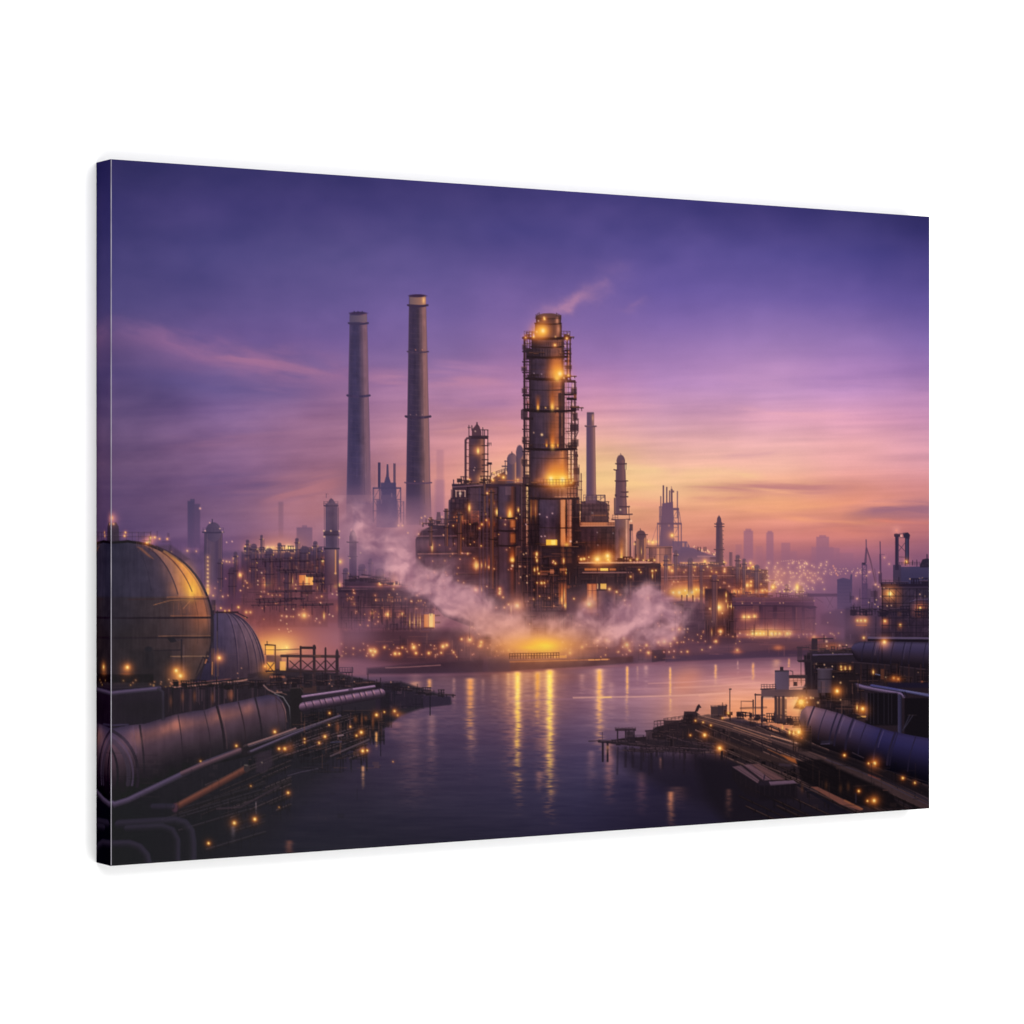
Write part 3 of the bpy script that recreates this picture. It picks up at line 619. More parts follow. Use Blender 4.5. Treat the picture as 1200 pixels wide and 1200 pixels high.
def main_tower():
    D = (48,36,46); R = (70,48,52)
    body = [(0,(46,35,46)),(.06,(58,45,60)),(.2,(66,52,72)),(.4,(72,56,74)),(.55,(78,57,68)),(.68,(104,66,62)),(.8,(140,84,66)),(.9,(158,94,74)),(.96,(96,60,56)),(1,(62,42,46))]
    upper = [(0,(50,36,40)),(.1,(72,50,52)),(.4,(74,54,60)),(.7,(78,56,60)),(.85,(134,86,74)),(1,(54,38,42))]
    # shaft, top to foot
    cyl(628.2,657.4,369.5,381,upper); ell(642.6,370,12.4,3,(92,62,62)); cyl(626.8,658.4,380,397,upper)
    cyl(623,660.4,396,421,[(0,(42,33,44)),(.25,(58,45,58)),(.5,(82,60,72)),(.75,(96,66,70)),(.9,(130,84,76)),(1,(72,48,50))])
    cyl(621.4,660,420,446,body); cyl(620.4,660,445,482,body); cyl(620.8,660,481,527,body); cyl(621,666,526,571,[(0,(52,40,54)),(.1,(66,52,70)),(.4,(76,59,80)),(.6,(90,66,78)),(.76,(124,80,74)),(.85,(196,120,80)),(.92,(120,76,66)),(1,(140,88,76))])
    cyl(619,677.4,570,585,[(0,(46,36,48)),(.2,(56,42,56)),(.45,(74,52,60)),(.6,(104,70,66)),(.75,(140,90,74)),(.88,(150,96,80)),(1,(96,64,62))])
    cyl(631,679,584,700,[(0,(58,46,62)),(.12,(70,56,78)),(.4,(76,58,78)),(.5,(64,47,56)),(.535,(80,50,46)),(.56,(176,104,70)),(.64,(204,124,80)),(.68,(60,40,42)),(.72,(164,102,86)),(.8,(172,106,88)),(.85,(50,36,42)),(1,(64,46,52))], fade=(668,715))
    box(619.5,584,631.5,700,(44,33,44),.95,1); scaffold(618.6,586,631.4,700,4.2,7,(36,28,38),.8,.8,(120,70,52),131,.12)
    for x in (622.4,627.6): vlamp(x,588,606,.55,.6)
    box(621,586,630,604,(120,66,48),.5,1.5)
    # dark packing between decks
    box(616.4,408.5,626,421.5,D,.95); box(623,409,645,418,(50,40,52),.7,1.2)
    for i in range(7): line([(634+i*3,409),(634+i*3,418)],.7,(120,88,90),.35)
    # flanges and platforms
    ring(627,657.6,379,1.7,(44,32,38),1.1); ring(627.6,657,372.8,1.,(56,40,44),.8)
    ring(614,668,395.5,2.8,(46,33,38),1.2); rail(614.5,394.4,627,394.4,6,3,(70,48,52),.8); rail(657,394.4,668,394.4,6,3,(70,48,52),.8); rail(628,374,632,371.5,5,2,R,.8); rail(652,372,657.5,374.5,5,2,R,.8)
    ring(622,661,406.2,1.9,(46,34,42),1); ring(622,660.5,417.6,1.3,(48,36,44),.8); ring(621,660,426,.7,(60,44,52),.8,.6); ring(621,660,432.6,.7,(70,48,50),.8,.5)
    ring(619.6,661.5,443,3.6,(44,34,46),1.6); ring(620.6,660,456.6,1.,(46,36,46),.9); ring(617,660,480.6,2.8,(42,32,44),1.2); ring(619,672,525.6,2.6,(44,32,42),1.1); ring(621,667,536.6,1.1,(52,40,54),.9); 
    ring(621,668,569,2.2,(48,34,40),.9); ring(620,678,583.6,2.4,(44,32,40),1.); ring(650,678,582,.9,(210,140,104),.3,.6)
    ring(631,679,618,1.,(54,40,48),.7,.8); ring(630,679,640.6,1.6,(46,34,42),.8); ring(631,679,647,1.,(56,42,48),.6); ring(631,676,652,1.2,(50,38,46),.6)
    for x in (642,646,650,654,658): line([(x,571),(x,582)],.6,(66,44,46),.5)
    # left pipe run and cage
    line([(614.6,700),(614.6,397.5),(616,395)],2.7,(66,44,54)); line([(620.4,420),(620.4,700)],1.1,(50,38,50),.9)
    for y in (412,424,436.5,463.6,480,503,517,529,545): line([(612.6,y),(622,y)],1.5,(54,40,50))
    box(613,410,625,413,(50,38,48),.9); box(610.6,480,618,491.5,(64,46,58),.85); rail(610.6,490,618,490,9,2.4,(60,44,54),.8); box(612.6,461.6,623,464.6,(48,36,48)); box(614,489,625,492,(46,34,44),.9)
    for y0,y1 in ((397,408),(466,480),(494,528)): line([(616,y0),(620.6,y1)],.7,(72,52,62),.6)
    haze(618.6,472,2,3.5,(150,84,74),.7); dot(618.4,467,1.4,(236,184,160),.7); dot(618,402,1.3,(246,190,170),.8)
    scaffold(615,397,620.6,408,2.8,5,(58,40,48),.9,.8); scaffold(614,421,621,480,3.4,6.5,(50,37,46),.75,.8); scaffold(614,492,621,560,3.4,6.5,(50,37,46),.75,.8); scaffold(613,560,620,700,3.4,8,(48,36,44),.8,.9,(150,90,70),132,.1)
    scaffold(661,398,668.6,445,3.8,5.2,(58,40,44),.8,.7,(206,120,70),133,.18); scaffold(661.5,448,675,526,4.4,6,(54,39,46),.5,.8,(176,104,84),134,.2); scaffold(665,527,676,584,3.6,5.5,(52,38,44),.8,.8,(214,140,104),135,.3); scaffold(666,585,679,655,4.2,6.5,(50,36,42),.55,.9,(176,98,66),136,.25)
    # right-hand ladders, cages, risers
    for x in (664.6,668): line([(x,397),(x,445)],1.3,(70,46,48),.95)
    line([(659,400),(659,446)],1.6,(70,48,52),.8)
    for y in (409.6,421.6): box(662,y,669,y+2.2,(54,38,46),.95)
    line([(668.8,409),(668.8,424)],.9,(66,46,54)); line([(666.2,411),(666.2,440)],1.6,(190,104,58),.7)
    box(660,445.4,674.4,448.4,(60,42,48),.95); line([(660.6,448),(660.6,525)],2.6,(72,50,54)); line([(656.4,462),(656.4,525)],3.4,(70,48,54)); line([(658.6,464),(658.6,510)],1,(190,130,112),.6)
    box(654,461,660,484,(62,44,48),.75,1); line([(673.6,447),(673.6,570)],1.6,(68,46,54)); line([(669.6,468),(669.6,570)],1.2,(60,42,50),.9); line([(663.5,448),(663.5,524)],2.6,(170,110,112),.5)
    box(661,461,675.6,463.4,(48,36,44)); box(664,466,676,469,(44,34,42)); box(672,461.6,675.8,467,(130,76,60),.7); lattice(669.6,673.6,470,524,7,(72,50,56),.7,.8)
    box(668,497,678,505,(58,42,52),.9); line([(677.4,491),(677.4,506),(675,512)],1,(66,48,58)); line([(675,491),(678,491)],.9,(66,48,58)); line([(663,506),(666,505.4),(676,506)],.9,(66,48,56)); box(673,532.6,677.4,535.4,(60,44,52))
    for y in (452,458,474,482,490,512,518,541,548,556): haze(671.4,y,1.,2.4,(236,176,160),.75)
    line([(675.6,530),(675.6,570)],2.4,(78,52,56),.9); line([(681,555),(681,590)],1.3,(92,64,66)); line([(678.6,545),(678.6,600)],1.1,(110,76,76),.8); line([(676.5,564),(682,564)],1,(84,58,60)); line([(676.5,574),(682,574)],1,(84,58,60))
    poly([(673,548),(676.5,544),(679,552),(679,570),(673,570)],(104,72,76),.7)
    for x in (666.8,671,675): line([(x,586),(x,640)],1.4,(58,42,50),.85)
    box(670.5,592,673,597,(44,32,38),.9)
    for y,xa,xb in ((442,620,661),(480,618,672),(524.6,620,671),(567.6,621,668),(405,622,661),(640,631,679)): rail(xa,y,xb,y,3.6,2.6,(52,38,44),.7)
    for y in range(400,570,4): line([(621.6,y),(660,y+1)],.4,(54,41,54),.28)
    for x in (628,634,641): line([(x,422),(x,442)],.4,(54,41,54),.4); line([(x+2,447),(x+2,480)],.4,(54,41,54),.4); line([(x-1,484),(x-1,524)],.4,(54,41,54),.4); line([(x+1,528),(x+1,568)],.4,(54,41,54),.4)
    weather(622, 382, 660, 572, .13, 1, 2.); weather(616, 572, 680, 716, .17, 1, 2.)
    for y, xa, xb in ((396, 613, 669), (418, 618, 664), (443.6, 617, 664), (481, 615, 674), (526, 616, 674), (569, 616, 672), (641, 626, 681)):
        ring(xa, xb, y, 2.6, (40, 30, 37), 1.2); racks(xa, y - .6, xa + 8, y - .6, 3, int(y), 0, (48, 35, 42), (170, 110, 80), (3, 6)); racks(xb - 10, y - .6, xb - 1, y - .6, 4, int(y) + 3, 0, (48, 35, 42), (190, 120, 80), (3, 7))
        for x in np.linspace(xa + 3, xb - 3, 9): line([(x, y + 1), (x, y + 3)], .8, (44, 33, 40), .6)
    for x, y, w_, h_ in ((612, 404, 5, 6), (611, 430, 6, 5), (611.5, 455, 6, 6), (612, 512, 5, 8), (611, 538, 7, 6), (662, 428, 8, 5), (669, 455, 7, 7), (671, 484, 6, 9), (670, 515, 8, 8), (672, 548, 7, 8), (676, 590, 6, 9), (670, 606, 8, 8), (674, 622, 7, 7)):
        box(x, y, x + w_, y + h_, (52, 38, 45), .7, 1.5); line([(x, y), (x + w_, y)], .6, (150, 100, 86), .5)
    # lamps and the light they throw on the shell
    haze(633,388,8,7,(206,104,40),.8); glow(634,388,11,(235,105,25),.5); glow(629,392,7,(220,90,30),.5); haze(636,388,5,5,(240,140,48),.7); lamp(636.3,387.6,3.,1); dot(629,388.8,1.2,(255,190,110),.9); lamp(638,373.8,1.,1); dot(637.6,372,1.,(255,206,130),.8); dot(631,376,.9,(236,190,170),.8); haze(653,376,1.6,3,(220,150,120),.7); haze(654.6,386,1.8,5,(206,136,104),.75)
    glow(616,395,4,(220,90,40),.5); lamp(616,395.6,.8,.7,.5); lamp(625.4,394.8,.9,.8); lamp(664.2,396.6,1.1,.85); dot(666,391.6,.9,(250,204,180),.7); dot(621.5,390.6,.9,(250,196,170),.7); lamp(650.3,404.4,1.1,.9); dot(651,394.6,1.2,(240,180,110),.7); dot(662,405.4,.9,(236,176,160),.7)
    haze(652,432,8,13,(208,106,48),.75); uplight(653,444,24,6,.8); glow(652,430,10,(215,90,30),.25,14); glow(648,440,7,(230,110,35),.5); haze(655,437,5,6,(240,140,50),.7); lamp(656.2,438,3.,1); lamp(666,440,1.,.7); dot(661,443,1.2,(255,190,130),.8); dot(671.6,442.6,1.,(250,196,190),.7); dot(625.8,437.4,.8,(200,170,190),.6); dot(634.6,438.4,.9,(200,170,190),.55)
    uplight(630.4,478.6,18,2.8,1.); uplight(647.2,478,26,4.2,1.); dot(639.4,477.8,1.,(255,190,110),.8); dot(653.4,478.6,1.2,(255,190,110),.8); glow(651,474,6,(220,100,40),.4)
    uplight(647.6,523,32,5,.9); uplight(640.6,522.6,10,2,.9); uplight(647.4,522.6,13,2.2,1.); uplight(653.6,522.6,10,2,.8); line([(637,520.4),(655,520.4)],.8,(150,80,44),.6); dot(635,509.4,1.5,(255,206,150),.95); dot(625.5,507,.9,(236,190,160),.6)
    haze(652,553,13,14,(214,108,42),.8); glow(652,552,14,(225,95,25),.35,16); uplight(647,566,26,6,.7); uplight(659,565,30,4,.7); line([(642,562.6),(672,562.6)],1,(170,86,40),.7); line([(645,558.4),(664,558.4)],.8,(250,170,80),.7); haze(646,561,7,5,(240,140,50),.7); haze(659,562,8,6,(244,146,50),.75); lamp(645.6,561,3.2,1); lamp(659.2,562,3.6,1); glow(652,563,18,(240,110,30),.5,9)
    haze(633,563,6,3,(214,130,84),.6); lamp(669.6,565.4,1.1,.7); rail(626,568,670,568,6,3.6,(120,70,50),.5)
    box(657,586,661.4,662,vg(586,(206,134,96),650,(222,130,74)),.7,1.6); box(665.4,586,669.4,662,vg(586,(186,122,106),650,(230,136,80)),.6,1.6)
    uplight(664,640,16,5,.9); dot(668.6,634.4,1.2,(252,206,190),.8); dot(676,635,1.,(240,180,150),.7); box(666,640,678,641.2,(214,150,104),.8)
    box(640,632.4,653,639,(244,176,62),1,1.); box(646,633,651,638.4,(255,222,110),.85,1.2); glow(646,635.6,10,(230,120,30),.35)
    for x,y in ((641,606),(647.4,601.6),(632.4,602.6),(634.4,628.6),(638.6,628.4),(616.4,614.6),(671.3,647.4)): dot(x,y,1.,(222,180,190),.8)
    for y in (618,640.6,647,652): line([(655,y+.8),(671,y+.8)],1.2,(60,40,42),.8)

def tower_foot():
    poly([(540,700),(700,700),(800,706),(800,752),(560,752)], vg(700,(62,45,54),752,(98,66,72)), .9, 7)
    pipework(548,704,800,748,90,145,(44,33,40),(160,104,86),.6); lights(550,704,800,750,46,146,(.5,.95),(.4,.9),.4)
    box(604,640,692,720, vg(640,(54,41,52),720,(70,50,58)), .78, 4); scaffold(622,662,690,716,6,7,(40,30,38),.8,.9,(170,96,64),141,.16); pipework(606,650,690,712,60,142,(38,29,38),(160,104,86),.75); lights(608,646,690,712,26,143,(.5,.9),(.5,.95),.35)
    box(620,661,676,676,(46,35,42),.55,3)
    clutter(602,640,690,712,120,31,(44,34,48),(150,98,84),.55)
    for x in (611,618,623,630,634): line([(x,640),(x,716)],1.3,(90,66,76),.5); 
    for i,(x,y) in enumerate(((617.4,675),(617.6,683),(616.6,648.4),(613.6,649.6),(610,676.4),(609,663.8))): dot(x,y,1.,(240,190,150),.75)
    vlamp(629,646.6,651.6,1.4,.95); vlamp(629.2,654,659,1.2,.75); vlamp(626.4,665,670,1.,.8); vlamp(630,664,669,.8,.8); vlamp(660.6,654,660,.9,.85)
    for x,y,s in ((648.6,657.6,.8),(650.8,660.2,1.1),(631.4,672,1.),(634.6,683.2,1.3),(638,683,.9),(629.4,683,.7),(664,667.4,1.),(667,667.6,.9),(663.8,671.4,1.),(666.5,671.4,1.),(681,655.4,1.1),(684.6,655,1.)): lamp(x,y,s,.7,.6)
    box(633,668.6,650,671,(196,118,84),.5,1.6); box(644.6,667,649,672.6,(206,128,92),.6); box(656,666,662,669,(210,130,84),.6); box(634,672,642,674,(200,124,100),.4)
    # red-hot doorway and stair well
    box(655,683,668.5,708, vg(680,(110,70,66),708,(210,110,50)), .7, 2); uplight(658,704,22,3.6,.8); uplight(663,711,26,3,.7); lamp(661.5,709.5,1.2,.85); vlamp(661.2,690,704,.8,.6); lamp(586,693,.7,.6); lamp(585.6,690,1.,.8); lamp(585.4,695.4,1.2,.8); lamp(589.6,700,.8,.6)
    for x in (656.6,660.4,664.6,668): line([(x,676),(x,714)],.8,(60,44,50),.8)
    lamp(606,709.8,2.1,1); glow(606,710,12,(230,120,60),.4); lamp(596,708.4,.8,.7); lamp(591,712,.7,.7); vlamp(599,709,718,.6,.6)
def right_plant():
    D = (62,44,54)
    # slim stack on a framed base
    st = [(0,(100,78,100)),(.15,(90,68,92)),(.5,(96,70,88)),(.72,(120,84,92)),(.9,(150,104,98)),(1,(120,84,90))]
    cyl(687.6,696.2,483.4,499,st); cyl(687.2,697.4,499,582,st,687,698.6)
    box(688,483,696,485.4,(84,66,84),.8); haze(694.6,490,1.,3.4,(226,166,130),.6); ring(686,698.4,499.4,1.9,(96,70,82),.4)
    poly([(681,588),(690,586),(700,586),(712,590),(713,612),(680,612)], vg(582,(86,61,74),612,(70,50,58)),.98); scaffold(681,588,713,612,4.5,5,(58,42,50),.8,.8,(190,124,104),154,.12)
    box(686,581,699,590,(100,72,88),.9); rail(684,586.4,709,586.4,6.2,5,(78,56,66),.95); lattice(699,709,581,596,2,(84,60,70),1.,.8); rail(698,598,714,598,6,3.4,(84,60,68),.8)
    box(691,600,712,610,(86,60,64),.8); line([(693,604),(710,604)],1.3,(150,92,70),.7); clutter(681,590,713,612,22,41,(56,40,52),(130,90,92),.5); dot(694,601,1.2,(150,140,150),.5); dot(679,604.6,.8,(220,170,160),.6)
    box(676,612,722,617,(150,94,76),.9); rail(680,617,722,617,5,3,(110,70,66),.7); box(682,612.4,711,616.4,(214,128,84),.55,1.5)
    poly([(676,616.4),(722,616.4),(722,660),(672,660)], vg(616,(70,50,58),660,(84,53,50)), .99); scaffold(676,618,722,656,5.6,6,(54,38,44),.6,.7,(120,78,70),153,.12)
    box(678,619,700,634,(70,50,66),.6,2); line([(676,616.6),(721,616.2)],1.,(196,130,106),.8); clutter(676,618,722,656,26,42,(58,42,50),(110,76,80),.35)
    for x,y in ((700,624),(700.6,638.8),(718.6,625)): dot(x,y,.9,(170,150,160),.6)
    line([(676.4,560),(676.4,660)],1.2,(104,68,70),.7)
    # stepped column
    cl = [(0,(104,76,86)),(.2,(92,66,78)),(.55,(100,70,80)),(.8,(122,82,84)),(1,(100,70,80))]
    ell(727.4,540,4.9,7,(96,70,82)); cyl(722.6,732.4,539,551,cl); cyl(721.6,733,550,603,cl,721,735); line([(727.4,534),(727.4,531.6)],.9,(104,76,84))
    for y,a,b in ((543.4,721.6,734),(550.4,719.6,724),(563.6,721,735.4),(576.5,728,735.8),(582,727,735.6),(593.6,726,737.6),(602.6,720.6,740.8),(608.6,717,738)): ring(a,b,y,1.5,(76,52,62),.4)
    for a,b in ((543.4,550),(563.6,570),(576,582)): line([(733.8,a),(733.8,b)],.8,(86,60,68),.9)
    box(720.4,579,723,582,(80,56,64)); line([(720.2,584),(720.2,602)],1.6,(84,58,66),.9); line([(737,593.6),(737,603)],.8,(84,58,66)); line([(722.4,563),(721.4,580)],.8,(84,58,66),.8); line([(737.6,603),(737.6,610)],.7,(90,62,66),.8); rail(718,608.6,724,608.6,5,3,(84,58,66),.7)
    cl2 = [(0,(92,66,72)),(.2,(104,74,84)),(.5,(116,80,82)),(.75,(132,90,84)),(.84,(202,146,122)),(.9,(176,122,106)),(1,(120,82,82))]
    cyl(720.4,736.8,609,660,cl2); uplight(728.4,656,30,2.6,.95); glow(729,650,7,(220,110,45),.5,12); dot(727,597.4,1.1,(244,204,160),.8)
    box(737.6,614,741.6,622,(72,52,62),.9); line([(738.6,620),(738.6,656)],2.2,(76,56,70),.9); dot(739.6,610.6,1.2,(250,210,170),.85); line([(741,622),(742.6,656)],1,(120,84,92),.6)
    # small vessel and pale tank
    cyl(745.4,757.4,627,658,[(0,(110,76,80)),(.15,(150,98,84)),(.4,(92,64,70)),(.7,(108,72,74)),(.86,(190,120,92)),(1,(110,74,76))]); ell(751,627,5.6,5.6,(90,62,72)); line([(750.4,621),(750.4,619.6)],1.,(84,58,66)); line([(748,626.6),(758.6,626.4)],1.2,(72,50,60)); box(752,630,755,650,(96,66,74),.5); vlamp(751.6,642,650,.5,.5)
    box(743.6,634,745.2,658,(72,50,60),.9); dot(743.6,637.6,1.4,(255,190,120),.85); line([(758.4,632),(758.4,656)],.9,(90,62,68),.8)
    cyl(760,787,640,668,[(0,(92,62,68)),(.18,(120,78,80)),(.35,(150,96,92)),(.42,(206,136,106)),(.5,(150,98,94)),(.62,(166,108,98)),(.8,(130,86,86)),(1,(104,72,80))]); box(757.6,638.6,787,641.4,(130,86,86),.9); ring(757,787.6,641.8,1.,(80,54,62),.3); ring(759,787,649.6,.7,(96,66,70),.3,.7)
    for x in (761,764,768,773,780): line([(x,642),(x,660)],.7,(90,60,66),.6)
    for x,y,s in ((765,635.6,1.6),(760,634.6,.8),(770,635,.7),(777,632.6,1.),): lamp(x,y,s,.85)
    weather(676, 617, 738, 662, .15, 6); racks(676, 660, 770, 659, 26, 194, 0, (66, 46, 52), (200, 126, 90), (3, 8))
    # far lattice works
    c = (104,78,104)
    for x0,x1,y in ((776.6,778.4,568.6),(780.6,782.2,570.4),(784,785.4,574.6),(786,788.4,573)): cyl(x0,x1,y,597,[(0,(90,66,84)),(1,(122,86,94))])
    box(786,574.6,790,577.4,(110,78,88),.9); line([(786.8,570.4),(786.8,575)],.8,(120,82,88),.8); line([(793.8,576),(793.8,606)],1.3,(112,80,92)); line([(774.4,582),(774.4,616)],1.2,(110,78,94),.9)
    poly([(776,590),(788.6,588),(790,640),(773,640)], vg(588,(106,76,98),640,(112,80,100)),.97,1.)
    lattice(788.8,795,596,640,4,(112,82,100),.9,.85); lattice(773,776,594,640,4,(108,78,98),.8,.8); box(770,612.6,799,615,(104,74,92),.9); box(789,595.4,795.6,598,(104,74,92),.9)
    line([(770.6,614),(770.6,640)],.9,(110,80,98),.9); line([(798.4,614),(798.4,650)],1.3,(108,78,98),.9); line([(770,616),(764,634)],.6,(130,90,104),.6); line([(796,600),(798,614)],.8,(112,82,100),.8)
    dot(784,616,1.2,(210,140,120),.6); lamp(787.6,627.4,1.6,1)
    poly([(788,634),(805,634.4),(808,640),(808,648),(788,648)],(108,80,104),.9); box(799.6,636,802,641,(186,124,116),.8); box(804.4,636,806.4,641,(186,124,116),.7)
    poly([(789,650),(800,641),(812,642),(830,649.6),(842,652),(846,660),(846,672),(786,672)], vg(640,(106,80,106),672,(96,70,92)), .97, 1.6)
    box(817,651,842,653,(146,106,122),.8); box(832,652.6,842,656,(74,54,72),.7); poly([(786,660),(800,656),(810,662),(790,668)],(104,78,106),.6,3)
    r = np.random.RandomState(3)
    for i in range(30):
        x = 812 + 27 * r.rand(); y = 640 + (x - 812) * .32 + r.uniform(-1.5,2.6)
        dot(x,y,r.uniform(.5,.95),(252,196,150) if r.rand()<.7 else (80,56,70),.75)
    for x in (818,820.6,825,827): box(x-.6,641,x+.9,646,(72,50,66),.7)
    box(796.6,658.6,852,661.4,(236,150,104),.6,1.6)
    for i in range(26):
        x = 797 + 53 * r.rand(); dot(x, 660.4 - (x-797)*.02, r.uniform(.7,1.1),(255,190,130),.8)
    glow(824,659,22,(220,110,60),.35,5); lamp(826,657.8,1.4,.9); lamp(848,658.6,.9,.7)
    cyl(839.2,846.4,612,660,[(0,(92,66,82)),(.3,(82,60,78)),(.7,(96,68,80)),(1,(118,82,88))],838.8,847.6); poly([(840,613),(840.4,607),(842.6,603.6),(844.8,607),(845.6,613)],(88,64,80))
    for y in (614,617): ring(837.6,848.4,y,1.2,(80,58,72),.3)
    for y in range(622,658,5): line([(846,y),(848,y)],.8,(96,70,80),.8)
    ring(837,848.6,644,1.2,(84,60,72),.3)
    cyl(854.6,858.4,647,672,[(0,(104,72,90)),(1,(128,86,98))])
    # lower decks
    poly([(772,664),(860,664),(900,668),(900,700),(772,700)], vg(664,(104,68,72),700,(80,54,66)), .96, 2); pipework(774,664,860,700,46,155,(58,42,52),(170,112,100),.65)
    poly([(779,661),(800,664),(850,666),(862,676),(772,676),(772,664)],(104,70,80),.6,2)
    poly([(856,664),(882,664),(886,669),(890,674),(894,680),(900,682),(900,700),(856,700)], vg(664,(90,63,78),700,(96,62,72)), .96, 1.5); scaffold(858,668,898,694,5,5,(62,45,58),.65,.7,(190,116,90),156,.12)
    rail(862,664,884,664,3,3,(84,60,74),.7); box(877,666,885,676,(80,58,74),.6); box(885,672,892,680,(90,64,82),.6); line([(892,672),(892,680)],.8,(80,58,72)); 
    line([(773,676),(860,674.6)],1.2,(156,112,112),.75); line([(773,679.4),(858,677)],.8,(150,106,106),.6); box(773,680,818,686,(112,64,60),.6,2); poly([(820,679),(860,677),(858,700),(822,700)],(80,58,76),.8,2)
    line([(788,683),(818,680)],1.4,(190,104,70),.5); clutter(776,664,898,700,70,44,(60,44,58),(140,96,100),.42)
    for x,y,s,k in ((782.6,664.6,1.9,1),(787.6,668.8,1.2,.8),(794,665.6,.9,.6),(813.6,664,1.,.8),(814,668.6,.6,.5),(839.4,670.6,.7,.6),(849,669.6,.9,.6),(834,669.6,.7,.6),(866,664,1.1,.9),(877,666,.9,.8),(879.4,659.8,1.,.9),(882.4,664.6,1.3,.95),(881.8,669.4,.8,.7),(875.4,685.8,2.1,.75),(880.2,681.6,.9,.8),(880,686,.9,.8),(860.4,693.6,1.4,1),(865.4,693.4,1.,.9),(871,693.8,1.,.8),(879.8,693.8,1.1,.9),(886.6,692.6,1.,.9),(893.4,692.6,1.4,.9),(898.6,692.6,.9,.7)): lamp(x,y,s,k)
    haze(778,662,8,3,(244,150,84),.8); box(857,692.4,906,694.6,(216,124,84),.5,2)
    weather(776, 660, 900, 702, .09, 5); racks(776, 664, 858, 664, 18, 191, 0, (92, 66, 74), (210, 140, 110), (2, 6)); racks(858, 664, 900, 682, 16, 192, 0, (84, 60, 74), (200, 130, 106), (3, 8)); racks(858, 700, 952, 700, 24, 193, 0, (96, 70, 88), (200, 140, 120), (2, 5))
    haze(835,690,66,36,(190,106,70),.18); lights(776,662,900,750,80,305,(.45,.95),(.4,.95),.4)
    # furnace fire under the deck
    haze(803,694,17,5.5,(244,140,46),.95); haze(801,690,20,8,(190,90,50),.55); glow(803,694,24,(235,120,40),.5,9)
    for x,y,s in ((789,694.4,1.5),(796,694.4,2.3),(811,694.2,2.3),(816,691,1.2),(822.6,694,1.3),(820,691.4,.8),(803,692,1.2),(806,697,1.2)): lamp(x,y,s,1)
    for x in (799,805,812): line([(x,698),(x,712)],1.6,(74,50,54),.8)
    vlamp(800.4,702,711,.9,.85); vlamp(814,700,705,.7,.6)
    poly([(786,706),(800,704),(824,706),(828,712),(828,752),(784,752),(784,718)], vg(704,(86,64,82),752,(64,48,66)),.92,2)
    box(806,714,828,728,(66,48,66),.8,1.5); box(801,712,810,716,(52,38,54),.7)
    poly([(826,690),(850,690),(862,700),(862,756),(826,756)], vg(690,(62,45,58),756,(68,48,60)),.95,2); pipework(828,692,862,752,30,157,(44,33,44),(140,96,92),.7)
    for x in range(829,862,3): line([(x,692),(x,712)],.7,(58,42,58),.55)
    clutter(786,700,862,756,80,45,(54,40,56),(122,88,100),.45)
    lamp(842.6,711.8,2.8,1); glow(843,712,12,(235,120,45),.45); dot(832,713.4,1.3,(255,200,140),.85); dot(846.4,718.6,1.,(250,190,130),.8); vlamp(851,694,700,.9,.8); vlamp(851,702,706,.8,.6)
    for x in (853,857,860): vlamp(x,707,713,.5,.6)
    dot(855.6,710.6,.9,(250,200,150),.7); lamp(844.4,740,1.5,1); vlamp(834,738,747,.8,.8); dot(834.6,728.4,.9,(240,200,160),.7)
    for x,y in ((787.6,739.4),(795.4,737.8),(802,737.4),(806,737),(778.6,749.4),(789,749)): dot(x,y,1.2,(252,200,150),.8)
    # trestle deck running right
    box(858,700,954,705, vg(698,(118,83,100),706,(92,64,82)),.92,1.6); box(858,705.4,954,711, (86,62,84),.9,1.4); line([(860,709.8),(955,710.6)],1.4,(62,46,66),.85); rail(858,700,950,698,3,4,(120,84,100),.35)
    box(860,711,956,742, vg(711,(82,58,78),742,(112,72,82)),.8,2)
    for x,wd in ((892,4),(908,5),(930,3.6),(941,3),(954.4,3)): box(x-wd/2,711,x+wd/2,738, vg(711,(72,52,74),738,(108,76,94)),.8,1.4)
    poly([(941,711.4),(955,710),(958,712),(950,714)],(62,46,68),.9)
    line([(948,697.4),(981,697.4)],3.6,(84,60,84),.9); line([(956,700.6),(964,706)],.8,(90,64,84),.7); line([(968,699),(976,712)],.9,(90,64,84),.7); line([(976,700),(970,712)],.7,(90,64,84),.7)
    for x,y in ((870,707),(881,706.6),(890.6,706.4),(914,706.6),(918,706.4),(954,704)): dot(x,y,.9,(240,180,140),.6)
    r = np.random.RandomState(8)
    for i in range(26): x = 900+44*r.rand(); dot(x,693.4+r.uniform(-1,1),r.uniform(.5,.9),(255,196,130),.75)
    for x,w_,y0,y1 in ((778,5,652,690),(790,4,646,680),(806,6,656,700),(820,4,664,720),(834,7,676,740),(862,5,652,690),(870,4,656,700),(884,6,664,700),(904,5,684,700),(920,4,686,700),(936,5,688,700)):
        cyl(x,x+w_,y0,y1,[(0,(76,55,68)),(.35,(112,82,92)),(.7,(92,66,78)),(.9,(150,102,92)),(1,(78,56,66))],a=.8,fade=(y1-14,y1)); ell(x+w_/2,y0,w_/2,w_*.4,(100,74,90),.8); dot(x+w_+.6,y0+4,.8,(255,190,120),.75); ring(x-.8,x+w_+.8,y0+5,.9,(66,48,60),.3,.8)
    # glittering town
    for i in range(170):
        x = r.uniform(894,985); y = 658 + 34 * r.rand() ** .9
        k = math.exp(-((x-912)/16)**2) + math.exp(-((x-948)/14)**2) + .16
        if r.rand() < k: glow(x,y,2.4,(236,120,60),.2); dot(x,y,r.uniform(.45,.85),(255,206,150),.6+.3*r.rand())
    haze(913,676,17,13,(214,140,116),.42); haze(948,676,14,10,(200,128,114),.3)
    for i in range(40): x = r.uniform(965,1010); dot(x,668+r.uniform(-3,5)+ (1005-x)*.02,r.uniform(.4,.75),(240,180,150),.6)
